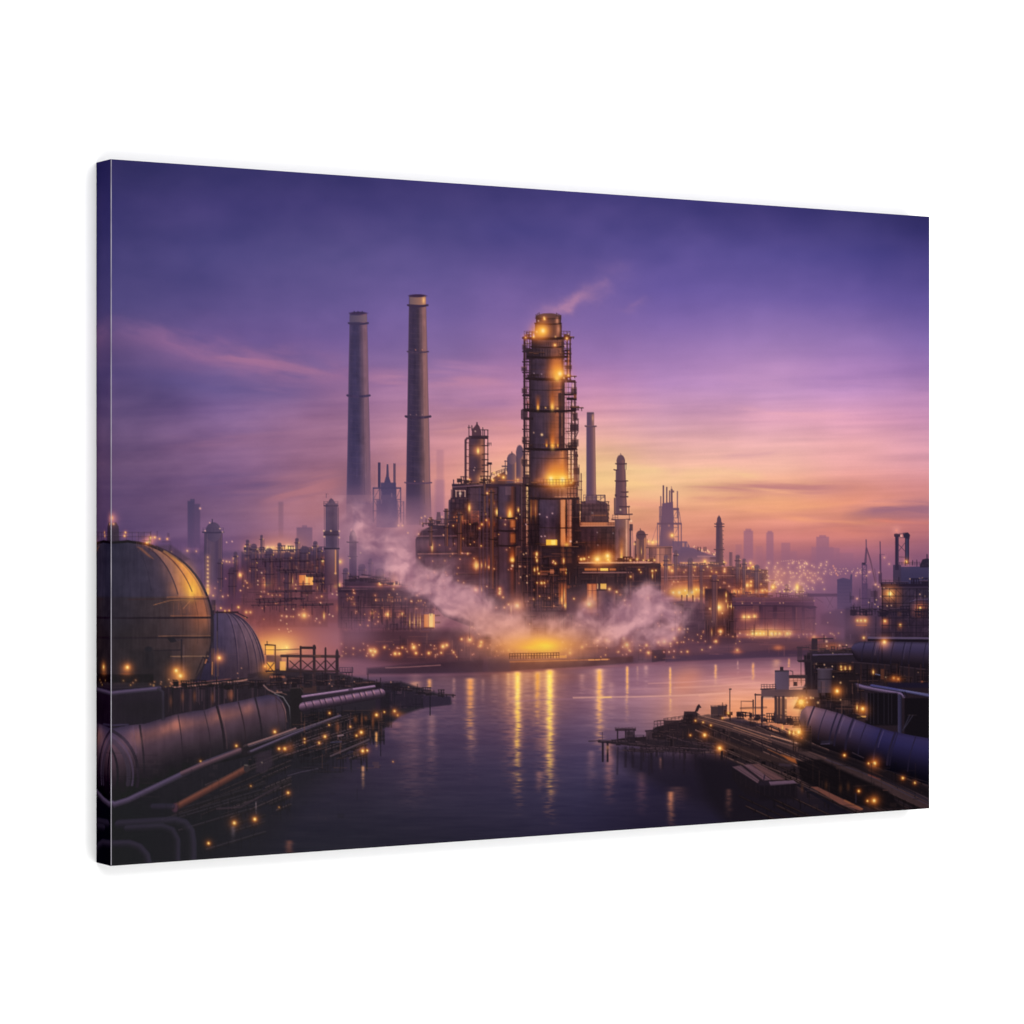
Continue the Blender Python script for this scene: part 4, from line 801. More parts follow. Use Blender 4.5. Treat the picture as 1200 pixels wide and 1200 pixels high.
    for i in range(12): x = 916+ 30*i/12; dot(x,657+r.uniform(-.8,.8),.6,(240,180,150),.55)
    for x,y in ((976.4,663.4),(977.6,666),(979,668.6),(980,672),(981.6,674)): dot(x,y,1.,(244,160,130),.75)
    lamp(905.8,688,1.9,.95); vlamp(934.2,684,692,2.,1); glow(934,688,9,(240,130,50),.4)
    # block house, cranes, right bank works
    poly([(981,679),(988,677),(996,679),(997,673),(998.6,673),(998.6,714),(981,714)], vg(674,(76,62,94),714,(88,68,98)),.96,1.2)
    for y in range(682,712,4): line([(982,y),(996,y)],.6,(66,54,84),.4)
    c2 = (82,60,90); haze(1012,712,20,26,(90,66,94),.6)
    line([(1015,632.6),(1015.2,648)],1.2,(96,68,92)); poly([(1014.4,642),(1016.4,642),(1015.6,660),(1012.6,660)],(90,64,88),.9); box(1010,659.4,1014.4,662.4,(58,44,66)); lattice(1010.6,1015.4,662,712,9,c2,.9,.85); box(1010.6,684,1017,716,c2,.7,1.5)
    line([(1015.8,642.6),(1020,656),(1026,684)],1.3,(100,66,88)); line([(1016.6,648),(1027,683)],.7,(110,74,92),.8); line([(1031.4,635),(1031.6,650)],1.2,(92,64,88)); line([(1031.6,650),(1032,684)],2.,(84,58,84)); line([(1032,649.6),(1036.4,649.8)],.9,(110,72,96),.8); box(1029.6,671,1033.6,684,(76,54,78),.85); line([(1025,667),(1027,682)],1,(104,70,90),.7)
    box(1022.6,686,1032,712,(82,60,86),.8,1.4); box(1016,690,1021,714,(84,62,88),.7,1.4)
    for x,y,s in ((1026,685,1.3),(1029.4,687.6,.9),(1036.4,653.4,.8),(1004.4,701.6,1.2),(1015.4,674.6,.8),(1018.4,670.4,1.),(1004.6,671,.8),(1008,671,.7),(1003,674.6,.8),(1020,670,.7),(1030,671,.7),(1042,661,.8)): dot(x,y,s,(250,180,140),.75); glow(x,y,s*3,(220,100,60),.22)
    D2 = (46,38,58)
    box(990,712,1092,756, vg(712,(66,50,74),756,(50,36,50)),.9,4); poly([(962,720),(980,714),(1000,716),(1000,738),(962,732)],(74,54,76),.6,4)
    box(1053,664,1092,686, vg(662,(64,56,86),686,(52,46,74)),.97); box(1046.6,662,1056,690, vg(660,(66,52,76),690,(52,44,66)),.95); poly([(1078,662),(1081,655.6),(1085,654.6),(1092,655),(1092,665),(1078,665)],(44,36,54)); line([(1086.4,655),(1086.4,650)],1.3,D2); rail(1054,662.6,1078,662.6,3.6,3,(54,42,60),.6); line([(1069.6,662),(1069.6,657)],.9,D2)
    box(1049,627,1053.2,668,(50,40,62)); box(1060.6,625.4,1065.4,661,(46,40,62)); line([(1062.8,628),(1062.8,656)],.7,(96,92,130),.6); line([(1052.4,630),(1052.4,660)],.6,(82,66,92),.6); poly([(1047.6,626),(1050,625),(1055,626),(1055,629),(1048,629)],D2); poly([(1058,624.6),(1064,624),(1066.4,627),(1065.6,632),(1059,630)],D2); line([(1054,625.4),(1060,625)],1.2,(110,76,92),.8)
    line([(1053,638),(1060.6,646)],.9,(84,60,80),.85); line([(1060.6,636),(1053,646)],.9,(84,60,80),.85); line([(1053,652.6),(1060.6,653)],1,(90,60,76),.85); line([(1053,630),(1060,630)],.8,(84,60,80),.8)
    dot(1050.6,621.6,1.3,(236,130,110),.85); glow(1050.6,621.6,5,(220,90,70),.4); dot(1056,628,1.,(252,210,190),.85); lamp(1062,658.2,1.2,.9)
    box(1032,684,1092,687.6,(36,28,44)); rail(1033,684,1052,684,4,4,(52,40,58),.7); box(1033,687,1092,754, vg(687,(46,36,54),754,(44,32,46)),.85,2); box(1056,688,1092,712,(52,42,60),.7,2); lattice(1034,1048,688,712,3,(40,30,46),1.1,.8)
    box(1050,688,1057,712,(86,52,50),.4,2); poly([(1066,704),(1070,702.6),(1092,702),(1092,706),(1068,706)],(34,30,50),.9); line([(1066,705),(1073,702.8),(1092,702)],.8,(96,84,120),.7); box(1072,707,1092,724,(58,38,46),.6,2)
    clutter(996,690,1092,752,100,46,(34,27,42),(92,70,90),.5)
    lamp(1043,695.8,2.5,1); glow(1043,696,10,(230,120,40),.45); lamp(1078.2,713,1.1,.95); glow(1078,713,8,(220,90,40),.55); lamp(1037,727.8,1.2,.9); glow(1037,731,5,(210,80,40),.45); lamp(1055,732.6,1.2,.85,.6)
    for x,s in ((1004.8,1.1),(1009,1.1),(1013.8,1.4)): lamp(x,727.3,s,1)
    box(1003,732,1016,733.4,(206,104,60),.7,1.2); glow(1009,729,10,(220,100,40),.4); lamp(1012.2,747.4,1.3,.9,.6)
    for x,y in ((1066.4,678.4),(1077.4,678),(1081,677.4),(1078,696.4),(1084,698.6),(1025.4,708.2),(1029,711),(1022,714),(1018,706),(1027,703),(1039.4,721.8),(1032,699),(1036,689),(1041,690),(1039.6,710),(1044.6,709.6),(986,717.6),(973,718),(970,729.6),(956,731),(1077,717.6)): dot(x,y,.85,(246,190,150),.7)
    weather(1034, 688, 1092, 756, .12, 7); racks(1032, 685, 1090, 685, 16, 195, 0, (36, 28, 44), (110, 84, 104), (3, 8)); racks(990, 720, 1090, 722, 30, 196, 0, (36, 28, 42), (110, 80, 92), (4, 12)); racks(1055, 664, 1092, 663, 10, 197, 0, (44, 35, 52), (110, 84, 104), (2, 6)); scaffold(1034, 690, 1090, 750, 8, 9, (32, 25, 36), .6, .9, (110, 64, 50), 198, .1)
    # lamp row on the far right quay
    haze(898,742,24,4.5,(232,124,58),.75); glow(898,742,26,(225,110,50),.4,10)
    for x,s in ((882,1.6),(886.5,1.5),(891,1.7),(895,1.4),(904,2.4),(909,1.2),(913.6,1.4),(922.6,1.9),(926,1.)): lamp(x,742.4,s,.95)
    for x,y in ((881,745.6),(882,749.4),(911,746.6),(925,747),(909.4,761),(913.6,758.4)): dot(x,y,1.,(250,180,110),.75)
    for x,y,s in ((872,723,1.7),(877.4,723,1.5),(884.4,722.2,1.5)): lamp(x,y,s,.9)
    box(836,745.6,900,747.6,(200,110,84),.45,2); lights(838,738,930,749,26,9,(.5,.9),(.4,.8)); lights(934,742,985,750,16,10,(.5,1.),(.4,.85))
    scaffold(862,712,954,738,11,13,(60,44,60),.3,.8); clutter(860,700,955,745,50,171,(58,42,58),(150,104,104),.4)
    poly([(836,748),(960,746),(1000,750),(1000,762),(836,768)],(80,58,74),.7,6); clutter(840,748,990,766,40,172,(56,42,56),(150,98,90),.4)
    lamp(954,746.6,1.3,.9); haze(956,748,8,3,(214,110,70),.5)

def pipe_bridge():
    D = (56,42,52)
    box(664,660,774,686, vg(660,(62,45,52),686,(50,38,46)),.98,1.2); pipework(666,662,774,684,34,151,(40,30,38),(150,104,96),.7)
    poly([(682,686),(690,684),(772,684),(772,714),(742,716),(690,720),(664,720),(664,690)], vg(684,(52,39,47),720,(84,58,68)),.94,2); scaffold(722,664,773,702,4.6,6,(40,30,38),.8,.9,(150,90,70),152,.12)
    line([(679,659.6),(764,659.2)],1.6,(206,142,120),.85); line([(764,660.4),(773,662),(773,708)],1.8,D); box(680,661,772,664.4,(62,44,50),.9)
    box(685,666,722,668.6,(206,116,64),.8,1.4); box(703.6,666,712.6,668.8,(255,206,96),.95,1.2); line([(683,671),(740,670.8)],1.4,(150,108,108),.85)
    for x in (700,713.6): line([(x,660),(x,670)],1.1,D)
    box(688,684,699.6,718, vg(684,(176,92,56),718,(150,96,84)),.85,1.2); box(690,685,693,700,(226,130,72),.7); box(695,685,698,704,(206,112,62),.6); line([(686,692),(700,692)],.7,(80,54,52),.8)
    box(703.6,684,710.6,690.4,(250,190,84),.9,1.3); box(699.8,684,701,690,(240,190,130),.7)
    poly([(682,684),(688,684),(682.6,696),(680,700)],D,.7)
    cyl(699.6,721,692,722,[(0,(70,50,56)),(.15,(108,78,84)),(.35,(84,62,76)),(.55,(58,44,60)),(.8,(74,54,70)),(1,(96,66,72))], fade=(708,724)); box(699,690.4,712,692.4,(46,34,42),.9)
    for x in (735,738,741.6,745,750,754,758,762,766,770): line([(x,664),(x,702)],1.5,(58,43,54),.75)
    box(742,664,772,690,(54,40,52),.6,2); clutter(734,664,774,700,50,51,(44,34,46),(150,100,84),.5)
    lamp(700,655.8,3.,1); lamp(712,651.4,2.4,1); glow(706,655,17,(240,125,35),.5,8); lamp(712.6,656,1.2,.9); lamp(714,658,1.,.8); haze(704,658.6,16,1.6,(250,160,80),.6)
    for x,y,s in ((681,655.6,.9),(684.6,655,.9),(690,653,.6),(738.8,656.6,1.1),(746.6,655.4,1.2),(754,656.6,.7),(760,656.6,.8),(767,656.4,1.1),(714.2,690.4,1.5),(722.6,693.6,1.2),(672.6,701.6,.9),(749,667.6,.8),(764.4,669,1.2),(768.6,668.4,.8),(739,675.8,1.,),(751,670.6,.7),(759.6,701,1.6),(732,703.6,.8),(732.6,708.6,.8),(738,709.4,1.2)): lamp(x,y,s,.7,.6)
    dot(727,697,1.6,(220,130,90),.6); vlamp(764.6,671,678,.8,.6); lamp(690.4,708,2.2,1); glow(690,708,9,(240,140,60),.5); haze(691,716,7,4,(222,140,120),.6)

def water():
    X = XS[None,:]; Y = YS[:,None]
    shore = np.interp(XS,[120,430,470,520,600,660,720,780,840,900,960,1100],[790,790,789,788,785.5,782,778.5,774.5,771.5,769,768,768])[None,:]
    cols = [
     (130,[(785,(60,46,60)),(850,(50,40,54)),(920,(40,36,46)),(1015,(33,32,40))]),
     (400,[(785,(96,70,92)),(830,(76,58,82)),(880,(58,46,66)),(940,(42,38,52)),(1010,(35,34,44))]),
     (500,[(785,(86,60,78)),(800,(92,66,84)),(820,(88,65,88)),(860,(74,58,82)),(900,(58,48,70)),(950,(45,40,58)),(1000,(36,33,46))]),
     (600,[(785,(88,60,72)),(800,(100,70,84)),(820,(96,69,88)),(860,(80,60,84)),(900,(62,52,76)),(940,(50,44,66)),(985,(38,34,52))]),
     (680,[(781,(112,78,98)),(815,(124,86,108)),(850,(98,74,100)),(890,(70,58,86)),(930,(52,46,72)),(975,(40,35,58))]),
     (750,[(776,(120,82,102)),(800,(152,106,124)),(820,(160,114,128)),(850,(128,94,112)),(880,(84,66,90)),(920,(44,37,60)),(970,(33,28,48))]),
     (810,[(773,(112,78,100)),(795,(166,114,124)),(815,(196,136,130)),(840,(196,134,120)),(870,(96,68,82)),(910,(38,31,48)),(965,(32,27,45))]),
     (860,[(770,(104,74,96)),(790,(176,116,122)),(805,(218,150,136)),(822,(236,160,124)),(840,(226,146,106)),(870,(90,64,72)),(930,(32,26,38)),(965,(32,27,45))]),
     (930,[(768,(104,74,96)),(785,(170,112,122)),(805,(214,146,132)),(825,(236,156,112)),(845,(210,130,92)),(950,(40,34,50))]),
     (1092,[(768,(90,64,82)),(850,(90,60,64)),(950,(30,26,36))]),
    ]
    t = np.stack([stops(YS,c[1]) for c in cols],1); cx=[c[0] for c in cols]
    f = np.interp(XS,cx,np.arange(len(cx))); i=np.clip(np.floor(f).astype(int),0,len(cx)-2); q=(f-i)[None,:,None]
    wt = t[:,i]*(1-q)+t[:,i+1]*q
    near = np.clip((Y-780)/200,0,1)
    n = fbm(X,Y,26,2.2,41,3)-.5; n2 = fbm(X+Y*.3,Y,90,6,43,3)-.5
    wt = wt + ((n*.06+n2*.06)*(wt.mean(-1)*2.2+.15))[...,None]*np.array((1.,.85,.8),np.float32)
    cov = np.clip((Y-shore)/5.,0,1)
    img[:] += (np.clip(wt,0,1)-img)*cov[...,None]

def shimmer(x, y0, y1, w0, c, k, hot=None, w1=None, seed=0, brk=.6):
    """broken column of reflected light on the water"""
    w1 = w1 or w0 * 1.9
    wn = win(x-4*w1, y0-2, x+4*w1, y1+2)
    if not wn: return
    sl,X,Y = wn
    t = np.clip((Y-y0)/(y1-y0),0,1)
    n = fbm(X*.6,Y,5.,1.7,60+seed,2); jit = (vnoise(0*X+seed*7.,Y,9.,2.4,seed)-.5)*w1*1.1*t
    ww = w0+(w1-w0)*t
    p = np.exp(-((X-x-jit)/ww)**2)*np.clip((Y-y0+1.5)/3,0,1)
    fade = (1-t)**.9
    cut = np.clip(1-(brk*t*1.5)+ (n-.5)*(2.4*t+.5),0,1.1)
    cov = np.clip(p*fade*cut*k,0,1)
    scr(sl,cov,np.asarray(c,np.float32)/255)
    if hot is not None:
        p2 = np.exp(-((X-x-jit*.7)/(ww*.55))**2)*np.clip((Y-y0)/4,0,1)
        put(sl,np.clip(p2*np.clip(1-t*1.25,0,1)**.7*cut*k,0,.95),np.asarray(hot,np.float32)/255)

def reflections():
    O=(236,130,50); P=(220,130,90)
    # dim bodies of the works in the water
    for x,w,y1,k in ((487,8,900,.25),(520,14,880,.16),(560,10,890,.12),(590,12,880,.2),(660,7,850,.22),(683,6,830,.25)): shimmer(x,790,y1,w,(190,110,90),k,seed=int(x))
    haze(800,800,16,16,(226,140,104),.5); haze(812,792,12,12,(220,136,110),.35); haze(788,830,10,26,(226,150,120),.3)
    haze(625,792,48,9,(160,86,58),.5); haze(625,812,56,32,(156,92,70),.3)
    shimmer(602,788,930,11,(196,100,44),.7,None,12,131,.4); shimmer(642,786,940,11,(206,108,44),.75,None,12,132,.4); shimmer(620,788,880,26,(160,84,46),.5,None,18,133,.4); shimmer(703,784,880,11,(190,100,56),.5,None,12,134,.4)
    shimmer(606.6,787,958,4.4,O,1.1,(255,206,84),5.5,1,.55); shimmer(644.4,784.5,972,4.8,O,1.15,(255,214,84),6.,2,.45); shimmer(606.6,792,860,1.6,(255,210,100),.6,seed=31); shimmer(644,790,870,1.9,(255,220,100),.6,seed=32)
    shimmer(630,787,870,4.2,O,.8,(240,160,66),4,3); shimmer(595.6,789,850,2.,O,.45,None,3,4); shimmer(618,788,850,5,P,.3,None,6,5); shimmer(580,790,850,4,P,.28,None,6,6)
    shimmer(551,795,890,5,O,.9,(238,156,84),6.,7); shimmer(532,795,840,1.8,P,.4,None,3,8); shimmer(566,796,840,2,P,.28,None,3,9); shimmer(503.4,796,816,2.6,O,.8,(244,170,96),4,10); shimmer(487,799,815,6,O,.6,None,7,11)
    shimmer(506,838,930,4.5,P,.34,None,7,12,.3); shimmer(482,842,960,11,(190,110,84),.26,None,16,13,.3); shimmer(553,850,925,5,P,.22,None,7,14)
    shimmer(702.4,784,890,4.,O,1.05,(252,180,92),5.5,15,.45); shimmer(735,781,850,1.7,O,.95,(250,176,92),2.6,16,.35); shimmer(747,781,810,1.2,O,.4,None,2,17); shimmer(757,780,812,2.4,P,.5,None,3,18); shimmer(785.4,782,846,1.4,O,.95,(246,170,92),2.,19,.35); shimmer(838.6,779,806,1.6,O,.9,(248,170,100),2.4,20,.3); shimmer(864.6,775,792,.9,P,.6,None,1.5,21); shimmer(882.6,777,806,1.6,O,.75,(246,160,90),2.4,22,.3); shimmer(910,773,798,4.4,O,.5,None,6,23,.3); shimmer(924.6,772,790,1.2,O,.8,(244,160,90),2,24); shimmer(682,790,830,3,P,.3,None,4,25); shimmer(716,800,860,4,P,.25,None,7,27)
    shimmer(714,868,945,5,(214,110,60),.55,None,6,26,.1); shimmer(693,880,930,4,(170,100,70),.3,None,7,28,.2); shimmer(752,905,958,5,(190,100,80),.3,None,6,29,.1); shimmer(632,905,930,4,(220,120,60),.4,None,4,30,.1)
    # glints lying across the river
    for pts,wd,c,a in (([(672,817.6),(700,817),(740,816.6),(800,815),(850,812)],1.3,(230,170,150),.75),([(700,817.2),(716,817)],1.5,(255,200,110),.8),([(760,801),(800,799.6),(840,797),(880,793)],1.2,(226,160,150),.5),([(790,806),(840,804),(890,800)],1.6,(236,170,150),.45),([(600,822),(640,820),(670,819)],1.,(150,104,124),.5),([(740,808),(790,806)],1.,(206,146,146),.4),([(470,842),(540,838)],1.,(110,82,100),.4),([(820,815),(900,809)],3,(240,170,146),.35)):
        line(pts,wd,c,a,2.)

def shore():
    # low quay on both sides of the fire
    poly([(640,740),(700,736),(790,738),(860,744),(860,770),(720,776),(640,778)],(84,58,72),.72,9); clutter(660,744,800,770,46,165,(58,42,54),(150,100,92),.5)
    poly([(430,783),(470,779),(520,776),(560,773),(598,772),(598,787),(540,789),(470,790),(430,790)],(64,47,62),.92,3)
    line([(452,782.6),(480,781.6),(516,779.4)],1.4,(176,128,130),.55); haze(450,780,40,4,(112,80,98),.3)
    poly([(566,770),(600,768),(660,767),(700,765),(742,764),(800,760),(830,757),(900,752),(960,752),(1000,756),(1000,766),(960,769),(900,769.4),(840,772),(780,775),(720,779),(660,782.4),(600,786),(566,787)], vg(752,(104,72,84),786,(70,52,72)),.86,2.4)
    poly([(598,774),(650,773),(700,771),(742,769),(742,776),(700,780),(650,783),(598,786)],(72,47,54),.92,1.6); line([(597,775.6),(640,774.6),(714,772.6)],1.3,(206,120,70),.6); line([(690,773.4),(712,772.8)],1.5,(240,160,84),.75)
    poly([(572,772),(597,772),(598,786),(572,787)],(70,52,68),.85,1.4); poly([(764,762),(780,761),(780,774),(764,776)],(60,44,58),.9); poly([(780,770),(840,766),(900,762),(960,762),(960,768),(840,773),(780,776)],(72,54,78),.75,2.4)
    line([(684,757.6),(740,756.6),(762,757)],1.2,(130,88,96),.5); clutter(660,756,800,774,40,61,(62,46,56),(150,100,90),.5); clutter(800,752,940,768,30,62,(66,48,66),(140,94,100),.4)
    # the fire and its bloom
    haze(630,754,52,15,(222,120,60),.8); haze(634,756,26,8,(250,166,52),.95); glow(634,754,40,(240,130,50),.45,20)
    haze(640,757.4,12,4.6,(255,214,60),.95); haze(636,753.6,11,4,(255,206,62),.75); haze(628,758.6,14,2.8,(255,190,60),.8); haze(648,760.6,8,2.4,(255,206,70),.7)
    rail(597,772,655,771,6.5,3.1,(92,54,40),.9); box(616,763,634,772,(74,44,40),.35); box(648,768,664,771,(246,160,60),.7,1.4)
    lights(600,752,800,770,46,63,(.5,1.),(.5,.95),.4); lights(800,738,870,762,22,64,(.5,1.),(.4,.9),.3)
    for x,y,s,k in ((734.6,755.4,2.2,1),(731,748,1.2,.9),(710.8,749.2,1.6,.95),(682,758.4,1.,.9),(700.4,750.4,.9,.8),(778.6,751.6,1.8,1),(790,748,1.1,.9),(771.6,752.6,1.,.8),(757.6,756,1.,.9),(785.6,754,.9,.8),(760,765,1.1,.9),(805.6,763.6,.8,.8),(750.6,762,.6,.7),(564,752.6,1.1,.9),(562.6,757,1.,.8),(596,762,1.,.8),(668,765,1.2,.9),(864,762,1.2,.8),(839,751.6,1.1,.85),(788.4,737.6,.9,.8),(795.6,737.6,1.1,.9)): lamp(x,y,s,k)
    haze(864,764,6,2,(220,120,76),.6); haze(912,759,6,3,(226,124,76),.7)

def steam():
    w = win(370,580,860,800); sl,X,Y = w
    X = X+0*Y; Y = Y+0*X
    wx = (fbm(X,Y,24,24,71,3)-.5)*13; wy = (fbm(X,Y,24,24,77,3)-.5)*13
    Xw = X+wx; Yw = Y+wy
    def trail(path):
        d = np.zeros(X.shape,np.float32); n_ = 0
        for q in range(len(path)-1):
            (xa,ya,ra,ka),(xb,yb,rb,kb) = path[q],path[q+1]
            for t in np.linspace(0,1,6):
                x=xa+(xb-xa)*t; y=ya+(yb-ya)*t; r=ra+(rb-ra)*t; k_=ka+(kb-ka)*t
                d = np.maximum(d, k_*np.exp(-((Xw-x)**2+(Yw-y)**2)/(r*r)))
        return d
    d = np.maximum(trail([(412,598,20,.4),(434,620,24,.62),(456,644,25,.85),(478,666,24,1.),(505,683,23,1.05),(530,700,25,1.05),(556,716,26,1.1),(584,732,26,1.1),(612,746,22,1.)]),
                   trail([(662,744,18,.8),(684,736,24,1.),(706,733,25,1.1),(728,728,25,1.1),(748,718,25,1.1),(764,704,22,1.1),(782,706,19,1.),(790,722,19,.85)]))
    d = np.maximum(d, trail([(600,735,18,.75),(625,730,17,.66),(645,738,17,.7)]))
    d = np.maximum(d, trail([(690,752,20,.55),(745,750,24,.62),(784,742,20,.58)]))
    nA = fbm(Xw,Yw,26,24,83,4); nB = fbm(Xw-4,Yw-6,26,24,83,4)
    nA2 = np.clip((nA-.5)*1.8+.52,0,1)
    cov = np.clip((d*1.7-(1-nA2)*.95-.14),0,1); cov = cov*cov*(3-2*cov)*.6+cov*.4
    cov = np.clip(cov,0,.94)*.9
    soft = np.maximum(trail([(410,600,34,.3),(436,624,34,.4),(470,660,34,.5),(520,696,36,.55),(575,728,38,.6),(620,745,34,.6),(680,742,36,.55),(730,732,38,.55),(780,716,34,.5),(800,716,26,.35)]),0)
    cov = 1-(1-cov*.9)*(1-np.clip(soft*(.75+.6*nA2),0,.78))
    lite = np.clip(.5+(nA-nB)*2.0+(nA2-.5)*.35,0,1)
    cA = np.array((224,166,172),np.float32)/255; cB=np.array((144,98,118),np.float32)/255
    base = cB+(cA-cB)*lite[...,None]
    k = np.exp(-(((X-630)/70)**2+((Y-760)/27)**2))[...,None]
    base = base*(1-k*.85)+k*.85*np.array((250,168,92),np.float32)/255
    k2 = np.exp(-(((X-575)/46)**2+((Y-728)/20)**2))[...,None]*.55
    base = base*(1-k2)+k2*np.array((224,158,140),np.float32)/255
    put(sl,cov,base)
    haze(648,728,8,9,(206,144,132),.4); haze(612,730,11,12,(214,150,130),.3)
    haze(628,760,44,9,(240,150,70),.6); haze(634,757,22,7,(252,178,62),.85); haze(639,757.6,11,4.4,(255,216,70),.95); haze(626,759,13,2.6,(255,196,66),.8); glow(632,757,40,(230,110,30),.3,16)
    rail(597,772,655,771,6,3.1,(88,50,36),.85)
    # ground mist
    for x,y,rx,ry,c,a in ((400,748,44,13,(150,100,118),.38),(380,742,40,16,(160,106,112),.3),(420,738,20,16,(140,98,124),.35),(560,765,60,9,(120,76,80),.2),(700,762,60,8,(150,96,92),.25),(840,760,60,10,(120,84,108),.3),(960,716,26,22,(128,88,116),.45),(950,740,50,14,(150,98,110),.4),(990,735,30,16,(100,72,98),.35),(425,774,28,10,(128,88,112),.42)): haze(x,y,rx,ry,c,a)

def tone(pts, gam, tint, soft=14.):
    """deeper, warmer ink where the picture shows the crowded plant; lamps keep their brightness"""
    w = win(min(p[0] for p in pts)-soft, min(p[1] for p in pts)-soft, max(p[0] for p in pts)+soft, max(p[1] for p in pts)+soft)
    sl,X,Y = w
    d2 = np.full((Y.shape[0],X.shape[1]),1e9,np.float32); ins = np.zeros(d2.shape,bool)
    for i in range(len(pts)):
        ax,ay = pts[i]; bx,by = pts[(i+1)%len(pts)]; ex,ey = bx-ax,by-ay
        t = np.clip(((X-ax)*ex+(Y-ay)*ey)/(ex*ex+ey*ey+1e-9),0,1)
        d2 = np.minimum(d2,(X-ax-t*ex)**2+(Y-ay-t*ey)**2)
        if ay != by: ins ^= ((ay>Y)!=(by>Y))&(X<(bx-ax)*(Y-ay)/(by-ay)+ax)
    sd = np.where(ins,-np.sqrt(d2),np.sqrt(d2)); m = np.clip(.5-sd/soft,0,1)
    v = img[sl]; lum = v.max(-1)
    keep = np.clip((lum-.5)/.28,0,1)
    g = np.clip(v,0,1)**gam*np.asarray(tint,np.float32)
    m = (m*(1-keep))[...,None]
    v[:] = np.clip(v*(1-m)+g*m,0,1)
def near_left():
    K = (40,35,44)
    # dark bank of the near shore, running out into the river
    poly([(120,800),(330,782),(400,790),(447,800),(470,799),(498,808),(528,817),(529,825),(498,829),(470,838),(456,850),(434,862),(428,866),(404,884),(372,896),(330,905),(290,930),(270,1030),(120,1030)], vg(790,(44,37,46),960,(33,32,36)),.98,3)
    poly([(270,900),(340,890),(420,868),(400,905),(350,940),(300,1030),(250,1030)],(35,33,39),.8,34)
    haze(420,900,20,50,(44,38,52),.3)
    # second dome
    ov = [(0,(58,50,72)),(.3,(62,54,80)),(.55,(76,62,84)),(.75,(100,76,92)),(.9,(118,88,98)),(1,(86,66,82))]
    ell(262,792,49.5,75,lambda X,Y: stops(np.clip((X-214+0*Y)/97,0,1),ov)*(np.clip(1.02-(Y-735)/190,.6,1.05)[...,None]))
    wn = win(240,760,314,806); sl,X,Y = wn
    for fx in (.22,.42,.6,.75,.87,.95):
        pts=[(262+49*math.sin(fx*math.pi/2)*math.sin(math.radians(a)),792-75*math.cos(math.radians(a))) for a in range(8,100,6)]
        line(pts,1.1,(46,38,56),.75); line([(x+1.4,y) for x,y in pts],.8,(140,104,112),.28)
    line([(250,767),(311,767)],.6,(90,66,78),.3); box(252,716.4,279.6,718.6,(44,34,44),.95); line([(279,718.6),(290,724)],1.5,(44,34,44),.8)
    haze(290,740,8,9,(140,104,116),.3); haze(284,790,34,18,(58,44,54),.6)
    for x,y,s in ((251,710.6,1.1),(250.6,714,.9),(258.8,712.6,.9),(279.4,711.6,1.3),(263.6,715.8,.8),(268.6,715.4,.8)): lamp(x,y,s,.75,.7)
    box(247.6,703,253,718,(66,50,64),.7,1.2); line([(251,704),(251,720)],.9,(50,38,48)); line([(271.8,708),(271.8,717)],.8,(66,48,58))
    # great sphere
    cx, cy, r = 149, 735, 101
    wn = win(cx-r-2,cy-r-2,cx+r+2,808); sl,X,Y = wn
    X = X+0*Y; Y = Y+0*X
    rr = np.sqrt((X-cx)**2+(Y-cy)**2)
    lon = (X-cx)/np.sqrt(np.maximum(r*r-(Y-cy)**2,60)); lon = np.clip(lon,-1,1)
    b = stops(np.arcsin(lon)/(math.pi/2),[(-1,(40,38,54)),(-.2,(50,47,62)),(.15,(58,52,68)),(.34,(70,58,72)),(.43,(76,60,74)),(.45,(120,84,84)),(.56,(150,102,86)),(.6,(164,108,82)),(.63,(132,82,68)),(.66,(186,118,76)),(.74,(222,150,76)),(.83,(168,112,80)),(.88,(104,78,86)),(1,(66,54,70))])
    # warm lamp light printed on the flank
    k = np.clip((Y-640)/40,0,1); kk=np.clip((lon-.42)/.1,0,1)
    low = stops(np.arcsin(lon)/(math.pi/2),[(-1,(44,38,48)),(0,(52,46,54)),(.3,(64,52,56)),(.5,(92,64,62)),(.62,(138,84,66)),(.74,(152,92,70)),(.84,(106,74,74)),(1,(70,54,64))])
    vlow = stops(np.arcsin(lon)/(math.pi/2),[(-1,(42,38,44)),(0,(48,42,46)),(.4,(64,51,55)),(.6,(92,65,60)),(.78,(86,62,60)),(1,(58,48,54))])
    q1 = np.clip((Y-698)/3,0,1)[...,None]; q2=np.clip((Y-722)/22,0,1)[...,None]; q3=np.clip((Y-752)/50,0,1)[...,None]
    b = b*(1-q1)+low*q1; b=b*(1-q2)+vlow*q2; b=b*(1-q3)+np.array((52,44,48),np.float32)/255*q3
    b = b*(1+(fbm(X,Y,14,20,91,3)-.5)[...,None]*.12)
    put(sl,np.clip(.5-(rr-r)/1.2,0,1)*np.clip((806-Y)/6,0,1),np.clip(b,0,1))
    haze(220,683,9,16,(240,164,72),.78); haze(213,670,10,14,(210,138,84),.5); haze(196,664,8,14,(150,104,92),.4); haze(225,692,6,9,(255,196,80),.85); haze(206,690,9,12,(190,120,84),.5)
    poly([(161,641),(166,642),(180,655),(174,652)],(176,104,66),.55,2.5)
    def mer(f,c,wd,a,y0=640,y1=800,dx=0):
        pts=[]
        for y in range(y0,y1,6):
            s = math.sqrt(max(r*r-(y-cy)**2,1)); pts.append((cx+s*math.sin(f*math.pi/2)+dx,y))
        line(pts,wd,c,a)
    mer(.44,(50,42,54),1.5,.7,642,698); mer(.62,(84,54,54),1.3,.7,645,698); mer(.2,(46,42,54),1,.4,650,698); mer(.8,(110,76,70),.9,.5,655,698)
    for f in (.25,.45,.62,.78): mer(f,(56,42,46),.8,.4,700,760)
    mer(.955,(40,34,42),2.2,.9,655,800); mer(.985,(160,140,140),.9,.75,652,700); mer(1.,(50,42,52),1.4,.8,640,800)
